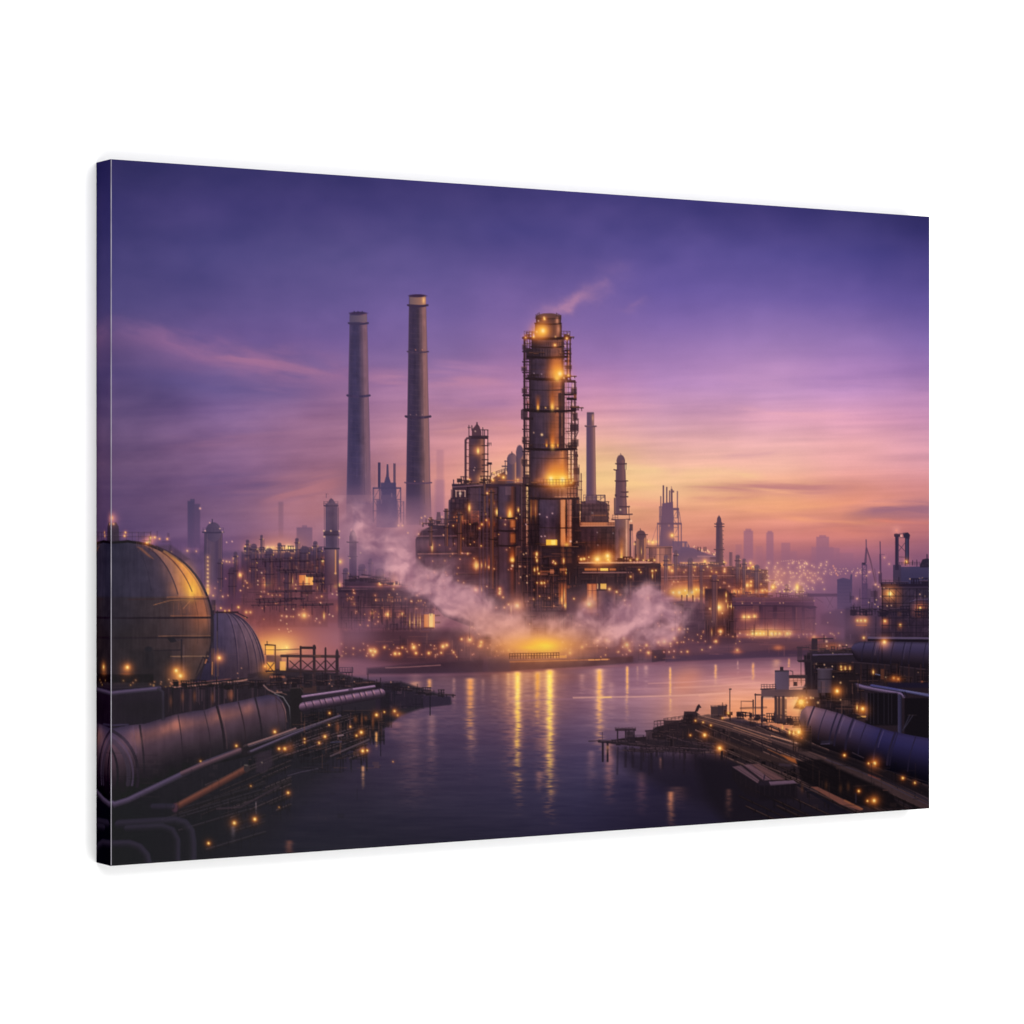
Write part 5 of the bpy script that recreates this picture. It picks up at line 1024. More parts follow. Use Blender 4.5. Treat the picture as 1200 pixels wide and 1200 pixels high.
    for y,wd,c,a,x0 in ((699.6,1.3,(156,96,70),.5,196),(702,1.4,(60,44,48),.7,150),(721.6,1.,(176,104,70),.4,205),(724,2.2,(40,33,40),.9,113),(745.2,1.,(140,94,72),.55,186),(747,1.6,(44,36,42),.85,113),(769.2,1.2,(140,104,84),.75,216),(748,1.4,(40,35,42),.4,113)):
        line([(x0,y+.4),(200,y),(min(247,cx+math.sqrt(r*r-(y-cy)**2)),y-.3)],wd,c,a)
    line([(180,709),(200,703.4),(228,701.6)],.8,(176,112,76),.6); line([(215,713),(222,705)],.8,(220,140,96),.45); clutter(196,704,232,722,10,92,(110,66,54),(170,100,72),.22)
    haze(120,720,24,60,(46,44,54),.35)
    # gantry on its crown
    line([(112,637),(150,634.4),(172,637.6),(190,645)],3.2,(36,33,36),.95); rail(113,633.6,176,633.6,9.6,6.4,(58,44,60),.85); line([(113,627.6),(150,627.4)],.7,(140,110,140),.45)
    box(125,612,131,634,(44,38,42),.75,1.2); poly([(126,614),(136,612),(139,617),(140,634),(127,634)],(50,44,48),.7); lamp(129.8,606.8,1.8,1); glow(130,609,7,(220,90,60),.5); dot(133,614,1.3,(250,180,130),.8); dot(127.6,614,1.,(250,170,110),.7)
    for x,y,s in ((176.4,630.2,1.3),(175,634.6,1.3),(181.4,629.8,1.),(172,636,1.),(196,631.6,.8),(187,631.4,.7),(147,624,.8),(146,628,.9)): lamp(x,y,s,.85)
    glow(174,634,8,(230,90,40),.6,5); clutter(160,622,200,646,22,93,(50,40,50),(120,80,84),.5)
    poly([(176,640),(200,638),(222,655),(214,659),(196,650)],(66,52,66),.5,3)
    # stair tower on the sphere
    line([(204,750),(214,750)],1.3,(60,50,58)); line([(212.6,750),(212.6,790)],2.,(44,38,44),.9); line([(215.4,756),(215.4,786)],.8,(110,84,90),.6); line([(180,762.6),(212,761.6)],1.4,(42,36,42),.9); poly([(196,748),(204,746),(207,752),(200,753)],(36,34,40),.8); ell(174,761,4.6,3.4,(38,36,42),.9,2); poly([(170,764),(180,764),(182,782),(168,784)],(44,40,46),.6,3)
    for x0,y0,x1,y1 in ((243,764,234,796),(238,770,244,776),(230,790,238,770)): line([(x0,y0),(x1,y1)],1.6,(44,36,42),.8)
    for x in (247.6,249.8,254.6): line([(x,716),(x,800)],1.5,(48,40,48),.9); line([(x+1,760),(x+1,792)],.7,(176,104,72),.45)
    line([(249,776),(248.6,790)],1.1,(230,140,80),.6); line([(242,773),(240.6,777)],1.6,(196,120,84),.7); line([(254.4,740),(254.4,796)],.6,(150,112,118),.5)
    box(150,762,200,806,(42,38,42),.55,6); box(112,790,180,800,(34,31,34),.8,2)
    # lamps round the base
    lamp(206.4,785.8,2.2,1); lamp(211.4,792,2.6,1); glow(209,791,12,(230,110,40),.5); lamp(149.2,782,1.9,1); glow(149,784,7,(220,100,40),.45); lamp(257,771,1.7,1); glow(257,771,7,(225,100,45),.45); haze(148,789.6,6,1.4,(150,84,56),.7); dot(180,803.4,1.3,(244,170,100),.85)
    lights(116,796,200,806,12,94,(.5,.9),(.3,.6)); box(200,800,222,802.4,(214,124,90),.5,1.4)
    for x,y in ((278.4,789),(279,795),(283,783),(200,800),(189,799)): dot(x,y,.9,(220,150,120),.6)
    # deck edge with fence below
    poly([(190,806),(300,793),(300,800),(345,806),(345,830),(190,850)],(42,35,42),.95)
    line([(203,805),(225,803.6),(284,797.6),(298,794.4)],1.7,(190,130,116),.75); line([(222,800.6),(270,795.4)],.9,(170,96,80),.5); line([(298,795),(301,793.6)],2,(190,160,160),.8); line([(113,807),(190,803)],1,(60,50,56),.5)
    r = np.random.RandomState(6)
    for i in range(46):
        x = 195+140*r.rand(); y0 = 806-(x-200)*.1; line([(x,y0),(x,y0+r.uniform(18,34))],r.uniform(.5,1.3),(84,62,72) if r.rand()<.6 else (30,27,32),r.uniform(.3,.75))
    for x,y in ((214,817),(249,818),(200,822),(228,816),(271,814)): haze(x,y,1.8,6,(140,80,58),.55)
    for x in (268,270,272): haze(x,814,2,5,(150,86,66),.35)
    # trestle with cross-braces against the glow
    B = (56,40,44)
    poly([(290,790),(312,786),(345,787),(400,789),(415,796),(440,800),(440,812),(345,818),(290,800)],(50,40,48),.93,2)
    box(312,768,330,784,(84,58,66),.9,1.4); box(312,756,320.6,767,(250,178,84),.9); rail(311,767,322,767,11,9,B,.9); line([(311,755.6),(322,756)],1.6,B); line([(313,755),(313,751.6)],.9,B); line([(322.6,756),(322.6,786)],1.4,B)
    box(313,776,322,788,(250,170,76),.85,1.4); box(328,775,335,787,(248,176,92),.85,1.4); lamp(310.6,781,1.4,.9); lamp(314,778.6,1.2,.9); line([(312,788),(321,777)],1.1,B); line([(313,777),(322,789)],1.1,B); haze(312,785,8,8,(220,130,60),.5); lamp(336,758.8,1.7,.95); lamp(331,760.6,1.,.8); glow(332,762,14,(240,130,40),.45)
    line([(324,761.6),(352,760.6)],.8,B,.9); line([(330,768.6),(397,769.4)],3.4,(70,50,52)); line([(336,766),(350,766)],.6,(120,70,60),.6)
    box(351,757.6,370.6,760.6,(52,40,44)); line([(352.4,758),(352.4,806)],2.4,B); line([(368.2,757),(368.2,806)],3.2,(54,40,46)); line([(337,769),(337,788)],2.,B); line([(381.4,760),(381.4,806)],2.2,(50,38,46)); line([(395,768),(395,806)],3.6,(50,38,46)); poly([(393,769),(393.4,763),(395,760),(396.6,763),(397.4,769)],(56,42,50)); line([(381.6,769),(381.6,758.6)],.9,B)
    for a,b in ((339.6,351),(354.6,366.6),(370.6,380.4),(383,393)):
        line([(a,774.4),(b,784.6)],1.2,(60,42,46)); line([(b,774.4),(a,784.6)],1.2,(60,42,46))
    line([(312,786.6),(397,786.4)],2,(54,40,44)); rail(398,788,413.6,788,5.6,3,(72,54,70),.9); line([(398,788),(413,787.6)],1.6,(70,52,66)); line([(406,788),(406,796)],1,(60,46,58)); line([(412.6,782),(412.6,796)],1,(66,50,62))
    poly([(366,768),(376,766),(376,772)],(150,88,70),.3); clutter(330,788,412,810,60,95,(34,28,34),(110,74,74),.55); box(352,804,371,812,(70,48,46),.6); box(356,790,366,806,(38,32,38),.8,1.5)
    for x,y,s in ((402.8,795.8,1.1),(334,800.6,1.4),(341,800.6,1.2),(347,800.6,.9),(415.6,799,.8),(428,798.6,.9),(458,799.4,1.1),(478.8,805.4,1.),(388,797),(386,801),(389,803)) if False else ((402.8,795.8,1.1),(334,800.6,1.4),(341,800.6,1.2),(347,800.6,.9),(415.6,799,.8),(458,799.4,1.1),(478.8,805.4,1.),(388,797,.7),(386,801,.7),(389,804,.7)): dot(x,y,s,(236,160,130),.7)
    box(316,792,334,794.6,(196,112,84),.6,1.4)
    for x in (446,448.6,452,455,458.6): line([(x,812),(x,852)],1.2,(30,27,34),.8)
    # quay end
    poly([(440,802),(470,800),(474,808),(498,812),(500,828),(440,832)],(42,34,46),.9,2); rail(448,803,470,802,4,4,(52,40,52),.7); clutter(446,800,500,830,40,96,(28,25,33),(92,66,80),.5); poly([(496,815),(528,816),(528,826),(496,829)],(48,38,54),.92,1.4); line([(504,812),(504,838)],1.4,(34,29,38)); line([(497,815),(528,816)],1,(74,56,76),.6)
    box(446,812,457,852,(34,29,36),.8,2); 
    racks(318, 800, 446, 806, 46, 211, -.1, (36, 29, 35), (140, 94, 90), (4, 12)); racks(200, 806, 345, 806, 40, 212, -.1, (34, 28, 33), (110, 74, 68), (4, 12)); racks(446, 806, 525, 818, 26, 213, .1, (36, 29, 36), (110, 80, 90), (3, 8))
    weather(114, 636, 252, 804, .075, 8); weather(252, 720, 312, 806, .08, 9)
    # big insulated main
    top=[(112,858),(130,854),(150,850),(170,848),(190,842),(205,837.5),(228,833),(240,832),(256,826),(275,822.4),(300,817),(318,813.6),(334,813)]
    bot=[(112,940),(130,944),(170,922),(205,908),(240,898),(275,890),(300,884),(334,872)]
    def warm(cc,X,t):
        f = fbm(X,t*80,16,26,97,3)
        g = np.exp(-((t-.16)/.12)**2)
        m = .45+.55*np.clip((f-.3)*2.,0,1)
        s = np.zeros_like(X)
        for x,w,k in ((178,22,.5),(207,24,1.),(250,14,.75),(258,10,.35),(272,12,.8),(291,8,.9),(160,14,.3)): s = s+k*np.exp(-((X-x)/w)**2)
        cc = cc+(g*m*np.clip(s,0,1.1))[...,None]*np.array((.33,.16,.06),np.float32)
        return cc*(1+(f-.5)*.25)[...,None]
    ribbon(top,bot,[(0,(56,48,68)),(.07,(70,58,80)),(.22,(88,65,76)),(.42,(72,55,66)),(.6,(54,44,52)),(.78,(39,34,40)),(1,(32,30,33))],mod=warm)
    for x,b,wd,c,a in ((171,6,2.4,(36,32,38),.8),(163,6,1.4,(98,76,100),.4),(216,6,1.4,(44,36,44),.7),(246,9,1.3,(44,36,44),.6),(261,10,3.,(36,31,36),.85),(264,10,.9,(120,84,84),.35),(286,10,1.6,(44,34,40),.75),(306,9,2.2,(38,32,38),.8),(330,5,1.4,(60,44,50),.6)):
        rib(top,bot,x-8,b,wd,c,a,.02,.78)
    # elbow to the left edge
    ell(112,905,42,52,(46,40,52),.0)
    for rx,ry,wd,c,a in ((50,56,3.6,(42,36,44),.85),(44,50,2.4,(84,70,94),.55),(39,46,5,(60,52,66),.6),(26,44,2.6,(34,32,38),.8),(18,40,1.6,(86,74,84),.4)):
        line([(112+rx*math.sin(math.radians(t)),908-ry*math.cos(math.radians(t))) for t in range(0,112,8)],wd,c,a)
    haze(150,870,16,10,(96,76,104),.35); haze(162,868,6,8,(124,84,80),.4); line([(112,849),(128,850),(150,849)],2,(70,60,88),.6)
    # end flange
    poly([(322,810),(348,810),(348,870),(336,873),(338.6,860),(338.6,846),(336,833),(331,822)],(37,33,38),.97,1.4)
    line([(314,813.4),(322,816),(329,823),(333.4,834),(335,848),(335,866)],1.1,(58,44,50),.8); line([(331,824),(334.6,834),(336,846)],.8,(150,104,92),.5)
    line([(318,812),(328,814),(337,822),(342,836),(343,866)],3.6,(36,32,36),.95); line([(322,813),(332,817),(339,828),(341,844),(341,868)],1.1,(120,112,122),.75); line([(309,803),(314,808),(322,812),(330,811)],1.5,(150,112,110),.7); box(340,806,355,868,(35,31,34),.95,1.6); line([(340,806.6),(352,806),(355,810)],1,(86,66,70),.5); dot(325,810,1.2,(190,120,96),.6); line([(327,811),(336,814)],1,(140,96,90),.5)
    # twin lines beyond
    pipe([(356,828.5),(446,812.6)],11,[(0,(96,74,98)),(.2,(142,106,132)),(.42,(104,76,98)),(.7,(54,42,54)),(1,(34,29,36))])
    for i in range(12):
        x = 357+i*7.8+ (i%3); y=828-(x-356)*.177; line([(x-1,y-6),(x+1.6,y),(x+2,y+5)],1.1,(44,34,46),.75); line([(x+1.6,y-4.6),(x+3,y-1)],.9,(200,140,140),.35 if i<7 else .6)
    pipe([(355,816.4),(438,804.4)],3.6,[(0,(70,56,76)),(.35,(170,132,164)),(.7,(90,70,92)),(1,(36,30,40))]); line([(410,808.6),(412,808)],3.4,(60,46,60),.7)
    box(356,834,448,870,(36,31,36),.7,4)
    r = np.random.RandomState(9)
    for i in range(44):
        x = 352+100*r.rand(); y = 834+r.rand()*20; line([(x,y),(x,y+r.uniform(10,36))],r.uniform(.7,2.2),(30,27,32) if r.rand()<.65 else (92,62,62),r.uniform(.3,.8))
    pipework(352,832,450,872,60,178,(28,25,30),(104,72,66),.55); pipework(300,880,430,905,26,179,(29,27,31),(66,52,58),.5)
    racks(350, 846, 440, 850, 40, 214, -.1, (27, 24, 29), (120, 80, 66), (5, 16)); racks(290, 896, 420, 876, 34, 215, -.35, (28, 26, 30), (80, 60, 60), (5, 14)); weather(114, 810, 345, 945, .05, 10)
    pipe_bank(200,900,330,960,20,311,-.42,(74,60,66),(31,29,32),(1.6,4.6),(40,90)); pipe_bank(325,856,420,890,22,312,-.32,(90,70,78),(30,27,31),(1.4,3.6),(26,60)); pipe_bank(150,930,300,1000,10,313,-.3,(54,48,56),(32,30,33))
    # hand-rail pipes slanting down to the corner
    st=[(0,(50,44,56)),(.25,(104,84,104)),(.5,(70,58,74)),(.8,(42,36,44)),(1,(33,31,35))]
    pipe([(292,882),(345,860),(398,839.6)],4.6,[(0,(60,52,66)),(.3,(92,78,100)),(.6,(50,42,52)),(1,(32,30,34))]); pipe([(292,874.6),(345,857),(396,840)],2.2,[(0,(120,100,116)),(.5,(84,70,84)),(1,(40,34,40))],.8)
    pipe([(286,874.6),(318,864),(346,854)],3,[(0,(80,62,70)),(.4,(150,112,112)),(1,(44,36,42))],.9)
    pipe([(112,928),(124,938),(134,943),(150,938),(200,914),(240,895),(280,880)],8,[(0,(50,46,58)),(.25,(88,74,100)),(.55,(66,56,74)),(1,(34,32,36))])
    pipe([(214,906),(282,879)],6,[(0,(70,54,60)),(.25,(116,82,88)),(.6,(74,54,60)),(1,(38,32,36))],.7)
    poly([(282,874),(290,872),(294,884),(284,886)],(38,33,38),.8,2)
    pipe([(206,946),(250,922),(288,901)],9,[(0,(58,44,46)),(.3,(112,68,58)),(.6,(84,52,48)),(1,(40,33,36))]); ell(289,900.4,3.4,5,(52,44,48)); line([(286.6,896.6),(290,897)],1.4,(120,110,100),.5); ell(205,946.6,4,5.4,(70,48,62),.8,2); pipe([(180,945),(202,945)],7,[(0,(44,42,54)),(.5,(48,42,56)),(1,(36,34,40))],.8)
    poly([(300,884),(318,878),(320,896),(310,906),(300,905)],(54,44,54),.7,3); dot(307,893.6,.9,(150,130,120),.7)
    pipe([(255,948),(282,946),(326,922)],3.6,[(0,(40,37,44)),(.4,(60,48,56)),(1,(34,32,36))],.8); pipe([(388,886),(432,867)],3,[(0,(44,38,44)),(.35,(92,74,84)),(1,(34,31,35))],.9); pipe([(338,909),(352,905),(372,901)],2.4,[(0,(44,40,48)),(.4,(70,60,76)),(1,(34,31,36))],.7)
    # return bends in the bottom corner
    for pts,wd,a in (([(140,966),(205,962),(216,965),(223,974),(225,988),(225,1012)],11,.8),([(150,971),(190,969),(201,973),(207,984),(207,1010)],9,.75),([(112,990),(152,989),(163,993),(171,1002),(174,1016)],10,.85)):
        pipe(pts,wd,[(0,(46,43,54)),(.3,(52,46,60)),(.7,(38,36,42)),(1,(34,33,36))],a,1.6)
    # pipe rail by the fence
    pipe([(112,808.6),(124,813.4),(140,811.6),(186,807)],6,[(0,(54,48,64)),(.3,(94,78,106)),(.6,(66,56,74)),(1,(40,36,42))]); pipe([(186,807.4),(190.6,811),(191,842)],4.4,[(0,(44,40,50)),(.4,(60,52,66)),(1,(40,36,42))],.85,1.2)
    haze(170,830,40,14,(36,33,36),.5)
    clutter(130,870,430,960,110,98,(30,28,31),(64,52,58),.35); clutter(330,840,446,900,70,99,(29,26,31),(110,72,62),.45)
    for x,y,s,k in ((322,857.6,1.5,1),(277,874,1.3,.8),(235,892,1.,.55),(327,877.4,1.3,.95),(334,877.4,1.4,.9),(337.6,929,1.4,.9),(274.6,964.4,2.2,.8),(298.6,960,1.9,1),(244.4,988.2,1.5,.9),(333.6,877.2,1.2,.8),(380.8,863.2,1.5,.95),(374,870.6,1.2,.8),(423.4,858.2,1.8,1),(417.8,862,1.1,.8),(441.2,837.8,1.7,.95),(462.4,833.4,1.5,.9),(450.4,834.4,.9,.8),(425,880,1.8,1),(430.4,879.4,1.1,.9),(386.2,835.6,1.1,.8),(385.6,849.6,.8,.7),(410.6,851.6,1.,.7),(357,866,1.,.6),(357,870,1.,.55),(294,921,.9,.5),(460.6,892.6,.7,.5),(466,838,1.2,.7),(327,946,.8,.4)): lamp(x,y,s,k,.75)
    for x,y,w,h in ((416.6,843,2.4,4),(428.6,841.6,2,3),(395.4,852,2.6,6),(424,843,1.2,6),(437,846,1.6,8),(466,836.6,8,3),(340,876,5,6)): haze(x,y,w,h,(150,82,52),.55)
    shimmer(441,858,880,1.6,(230,140,70),.9,(250,180,100),1.8,51,.3); shimmer(425.4,898,926,1.8,(220,140,70),.8,None,1.6,52,.2); shimmer(463,846,870,8,(180,90,60),.4,None,9,53,.2); shimmer(339,985,1010,4,(190,90,50),.4,None,5,54,.1); shimmer(273,968,990,2.6,(120,100,110),.4,None,2.4,55,.1); shimmer(300,940,958,.8,(190,150,160),.4,None,.8,56,.1)
    line([(396,862.4),(402,861.4)],1.4,(190,150,160),.6); line([(388,870),(400,869)],1.6,(70,64,90),.6)

def near_right():
    K=(24,18,24)
    # jetty and its dark water
    poly([(716,876),(760,880),(800,884),(840,888),(862,900),(900,930),(960,958),(1010,962),(1010,972),(870,968),(840,950),(790,930),(740,905)],(30,24,36),.72,16)
    poly([(812,884),(862,888),(900,905),(960,930),(1040,960),(900,990),(850,966),(826,932)],(25,20,28),.82,14)
    r = np.random.RandomState(12)
    for x in (724,733,741,752,760,764,776,790,802,815,826): line([(x,876),(x+r.uniform(-1,1),898+r.uniform(0,12))],r.uniform(1.5,3),(30,23,32),.55,2.)
    poly([(784,848),(800,843),(802,835),(816,834.4),(823,840),(850,843),(880,846),(906,856),(960,868),(1092,925),(1092,958),(1004,956),(960,934),(940,915),(905,900),(862,892),(846,884),(800,880),(720,872),(704,870),(730,865),(757,863),(768,852)],(36,27,32),.97,1.6)
    line([(690,868.6),(704,868)],1.4,(58,44,58),.9); line([(702,868.6),(730,869.4),(790,876),(846,882)],3.2,(44,34,42),.95); line([(704,868),(740,868.4),(800,874)],.8,(104,78,90),.6)
    for x,y in ((706.4,892),(712,892),(763,900)): line([(x,870),(x,y)],2.4,(36,28,38),.95)
    line([(706,866),(706,858)],.8,(56,42,54),.8); 
    box(721,853.4,745,856.6,(52,38,48)); rail(721,856,745,856,3.4,4,(66,48,58),.7)
    for x in (723.6,733,737,743): line([(x,855),(x,868)],1.8,(48,36,46))
    box(734,857,742,866,(44,34,42),.9); box(757,857,770,870,(60,44,52),.9); line([(756.6,856.6),(771,855.6)],1.8,(48,36,44)); rail(766.6,853,778,852,8,3,(56,40,48),.9); box(778,844,800,862,(44,32,38),.9,1.2); rail(778,845,800,842,3,4,(60,42,48),.8); rail(767,846,778,845,1,4,(70,50,54),.8)
    box(801.6,833.6,816,850,(50,36,42),.95); poly([(814,834),(817,827),(819,825.4),(820,829),(817.6,834)],(46,34,40)); line([(819,826),(821,829)],1.5,(46,34,40)); dot(805.4,841.2,1.2,(236,180,140),.8)
    box(833,828,846,842,(50,38,44),.9); box(841,827,852,840,(58,44,50),.95); line([(855.4,808),(855.4,842)],1.1,(54,40,46),.95); line([(855,807.6),(856.6,807.6)],1.6,(60,46,50)); rail(833,829,852,828,2,4,(70,50,54),.7)
    line([(868.6,822),(868.6,836)],.9,(96,66,62),.8); line([(868.6,821.6),(882,822)],.9,(96,66,62),.8); line([(882.6,820.6),(882.6,840)],1.6,(60,42,46)); line([(868,830),(898,829)],2.4,(96,62,56),.7); line([(866,838.6),(896,838)],2,(70,48,48),.8)
    haze(880,833,12,3,(240,156,100),.5); poly([(850,842),(866,840),(880,846),(900,850),(900,866),(860,858)],(54,42,54),.85,2); clutter(820,836,905,862,50,71,(28,22,28),(120,84,84),.5)
    poly([(750,866),(790,868),(820,864),(846,876),(846,883),(790,877),(750,872)],(40,31,38),.85,2); pipework(780,842,900,880,46,174,(24,18,23),(128,90,84),.6); clutter(720,860,850,884,50,72,(26,20,28),(92,66,72),.45); line([(782,862),(810,871),(840,876)],1.2,(80,58,66),.6); line([(822,881.6),(836,881)],1.6,(110,80,80),.6)
    pipework(940,884,1088,946,36,175,(15,12,15),(66,47,44),.55)
    racks(760, 868, 812, 846, 22, 201, .1, (36, 27, 33), (120, 84, 82), (4, 12)); racks(800, 848, 905, 862, 46, 202, .3, (34, 25, 30), (150, 102, 88), (4, 13)); racks(846, 838, 935, 850, 34, 203, .2, (40, 29, 34), (150, 100, 84), (4, 12)); racks(716, 872, 800, 874, 20, 204, 0, (36, 28, 36), (104, 76, 86), (3, 9))
    racks(850, 884, 1040, 950, 60, 205, .45, (18, 14, 18), (88, 60, 54), (4, 14)); racks(940, 885, 1080, 935, 40, 206, .45, (18, 14, 18), (84, 58, 54), (4, 12))
    pipe_bank(800,848,960,886,26,314,.42,(120,86,80),(32,24,29),(1.4,3.4),(40,110)); pipe_bank(860,880,1080,945,34,315,.47,(78,56,56),(17,13,16),(1.6,4.4),(40,130)); pipe_bank(730,866,830,880,10,316,.08,(84,62,70),(34,26,33),(1.2,2.6),(30,70))
    # walkway with rails of light
    poly([(814,840),(830,837),(905,858),(970,884),(1092,944),(1092,952),(960,892),(900,868),(816,846)],(66,48,50),.75,1.6)
    for d,c,wd,a in ((0,(150,104,92),1.2,.75),(3.4,(104,72,66),1.,.7),(6.6,(126,86,76),1.2,.7),(9.4,(84,58,56),1.,.6)):
        line([(818,838+d*.6),(850,846+d*.8),(904,863+d)],wd,c,a)
    for d,c,wd,a in ((0,(138,100,92),1.3,.75),(4.4,(112,78,74),1.2,.7),(2.2,(40,30,34),1.6,.7)):
        line([(904,862+d),(936,872+d),(968,884+d)],wd,c,a)
    for d,c,wd,a in ((0,(84,66,74),1.2,.7),(3,(44,36,46),2.4,.8),(7,(58,48,62),1.6,.7)):
        line([(968,883+d),(1010,898+d),(1092,938+d)],wd,c,a)
    line([(904,862),(936,871)],1.2,(206,140,110),.7); line([(1018,902.6),(1034,909.6)],1.6,(190,108,80),.75); line([(1018,908),(1031,913)],2.2,(130,66,56),.65); line([(860,852),(900,866)],1.2,(180,120,92),.5)
    poly([(820,858),(846,866),(900,884),(934,892),(930,897),(896,890),(842,872)],(54,38,38),.7,2.6); poly([(916,884),(932,889),(934,895),(924,891)],(176,92,44),.75,2.4); line([(900,878),(930,892)],1.4,(150,84,50),.5); poly([(860,880),(880,884),(890,891),(872,890)],(44,32,34),.8,3)
    poly([(934,892),(962,890),(1000,908),(1040,926),(1060,950),(980,940),(940,915)],(18,14,18),.85,3)
    # landing stage of planks
    for p,c in (([(858,898.6),(868,897),(890,914.4),(888,918)],(88,64,74)),([(871,896.4),(880,895.6),(904,914),(895,914.6)],(96,68,78)),([(881,895.6),(889,895),(920,913),(905,914)],(92,62,64))): poly(p,c,.95,1.2)
    for a in (0,4,8,14,19): line([(861+a*1.3,898-a*.12),(889+a*1.5,916-a*.2)],.6,(54,38,46),.6)
    poly([(901,916),(930,914.4),(934,918),(903,921)],(98,74,92),.95); poly([(888,917),(900,915),(902,922),(892,922)],(34,26,36),.8); line([(895,914),(896,909)],1.6,(34,26,40),.8)
    poly([(858,900),(888,919),(888,936),(872,930),(858,912)],(27,21,27),.8,3); poly([(888,921),(934,918),(934,936),(890,938)],(23,18,24),.85,3)
    for x in range(890,934,6): line([(x,921),(x,932)],1.1,(40,31,38),.4)
    for x in range(862,888,6): line([(x,903+(x-858)*.6),(x,913+(x-858)*.6)],.9,(44,34,40),.35)
    line([(934,918),(958,928)],1.6,(60,46,52),.7)
    poly([(950,922),(958,922),(1012,948),(1008,950),(984,942)],(110,66,58),.9,1.4); line([(990,938),(1010,948)],2.2,(140,82,54),.6); line([(936,920),(980,946),(996,954)],3.6,(22,19,28),.9); line([(914,896),(926,897)],3,(58,44,54),.7)
    # outer terrace, upper right
    poly([(942,768),(1092,744),(1092,870),(1040,860),(985,838),(930,830),(944,800)],(34,26,34),.97,2)
    box(946,764,1000,768,(44,34,42),.9); rail(948,764,978,762,8,3,(70,48,56),.8); box(951,749,958,770,(46,36,48),.95); line([(952,748.6),(976,748.4)],1.2,(50,38,46)); line([(965.6,745),(965.6,752)],.9,(50,38,46)); haze(976,757,14,4,(176,96,60),.55); 
    line([(953,767.4),(1000,766.4)],1.6,(88,72,98),.85); box(950,769,1002,776,(38,30,40),.95); poly([(934,774),(950,772),(952,776),(936,776)],(44,34,42)); rail(934.6,774.6,950,773,17,4,(74,52,64),.85); box(934.6,758,940,774,(56,42,54),.6); line([(934,759),(948,758.6)],1.2,(58,44,54))
    line([(938.6,776),(938.6,800)],.9,(66,48,56),.8); line([(951,776),(951,812)],2.4,(46,36,44),.95); box(956,776,1092,800,(36,27,34),.85,2); clutter(954,776,1000,830,60,73,(24,19,25),(120,78,72),.55)
    for x,y,s in ((957,778,1.1),(966,779,1.),(968,783,.9),(960,783,.9),(975.6,765,1.1),(968.6,751.6,1.5),(984,756.4,1.2),(969,757,1.),(992,756,.8),(975.4,781,.8)): dot(x,y,s,(246,190,150),.75)
    for x,y,h in ((985.6,781,5),(986,785,3),(990.6,783,6),(996,783,5)): vlamp(x,y-h/2,y+h/2,1.2,.75)
    racks(955, 790, 1090, 800, 40, 207, .1, (24, 18, 23), (120, 80, 70), (4, 12)); racks(955, 815, 1012, 836, 26, 208, .2, (22, 17, 21), (110, 72, 60), (4, 12)); racks(946, 765, 1000, 765, 12, 209, 0, (48, 37, 46), (150, 96, 76), (3, 8))
    # horizontal vessel
    tp=[(998,758),(1002,753.6),(1008,752),(1050,752),(1094,753)]; bt=[(998,764),(1002,772),(1006,775.4),(1050,780),(1094,784)]
    ribbon(tp,bt,[(0,(50,42,62)),(.1,(66,56,84)),(.3,(56,47,74)),(.6,(44,34,48)),(.85,(30,23,31)),(1,(26,20,28))])
    for x in (1014,1026,1033,1048,1061,1069,1086): rib(tp,bt,x,-3.4,1.2,(34,28,44),.75,0,.95,-1); 
    rib(tp,bt,1029,-3.4,.8,(110,86,96),.45,.05,.6,-1); rib(tp,bt,1063,-3.4,.8,(84,72,100),.4,.05,.7,-1); line([(1033.6,756),(1033.6,778)],1.5,(24,19,30),.7)
    line([(1018,747.4),(1094,748)],2.6,(86,72,98),.9); line([(1018,750),(1094,750.6)],2.4,(26,20,30),.9); line([(1000,776),(1040,779),(1094,786)],1.2,(60,46,56),.6)
    lamp(1036.4,752.4,2.2,.85,1.,1); glow(1036,754,7,(220,110,60),.5)
    pipework(952,776,1090,802,50,176,(22,17,22),(112,74,66),.6); pipework(975,800,1012,836,26,177,(20,15,20),(110,72,60),.6)
    # racks under it
    for x in range(1002,1090,7): line([(x,779),(x,800)],1.4,(52,34,36) if x%2 else (28,22,28),.75)
    lamp(1047.4,794.8,1.3,.9); lamp(1052.6,795.8,1.2,.9); haze(1048,796,10,3,(150,76,40),.6); vlamp(1023.4,785,790,1.2,.8); line([(1026,790),(1031,791)],1.2,(110,110,150),.6); dot(1038,793.6,.9,(190,160,120),.6); dot(1080.6,799,1.2,(200,110,70),.6); dot(1076,788,.8,(200,150,110),.5); box(1032,784,1036,796,(120,66,44),.5,1.5)
    box(1040,800,1092,806,(26,22,40),.8,2)
    pipe([(1003,803),(1012,805.6),(1054,813.4),(1058,816)],5.4,[(0,(70,60,94)),(.3,(116,94,128)),(.6,(74,58,78)),(1,(30,24,32))]); pipe([(1022,803.6),(1060,810),(1094,816.4)],3.6,[(0,(54,50,86)),(.35,(92,88,130)),(1,(30,26,42))]); line([(1062,809.6),(1094,814)],1,(116,112,150),.5); line([(1020,803),(1052,808)],1.4,(60,56,110),.7)
    for x in (1057.6,1060.6): line([(x,811),(x+2.4,816)],1.4,(26,22,34),.9)
    pipe([(1054.4,816),(1054.6,858)],5,[(0,(30,26,38)),(.4,(46,42,66)),(1,(62,56,84))],.9); box(1014,812,1052,850,(18,15,20),.85,2); box(1060,818,1092,870,(18,15,20),.85,2); box(1014,812,1017,844,(44,34,44),.9); 
    for x in (1020,1024,1029,1036,1041,1045): line([(x,812),(x,848)],1.,(40,34,44),.7)
    line([(1066,838),(1058,856)],1.6,(44,40,54),.8); line([(1070,838),(1060,853)],.9,(60,54,72),.7); line([(1064,838),(1074,838)],1,(50,40,44),.6)
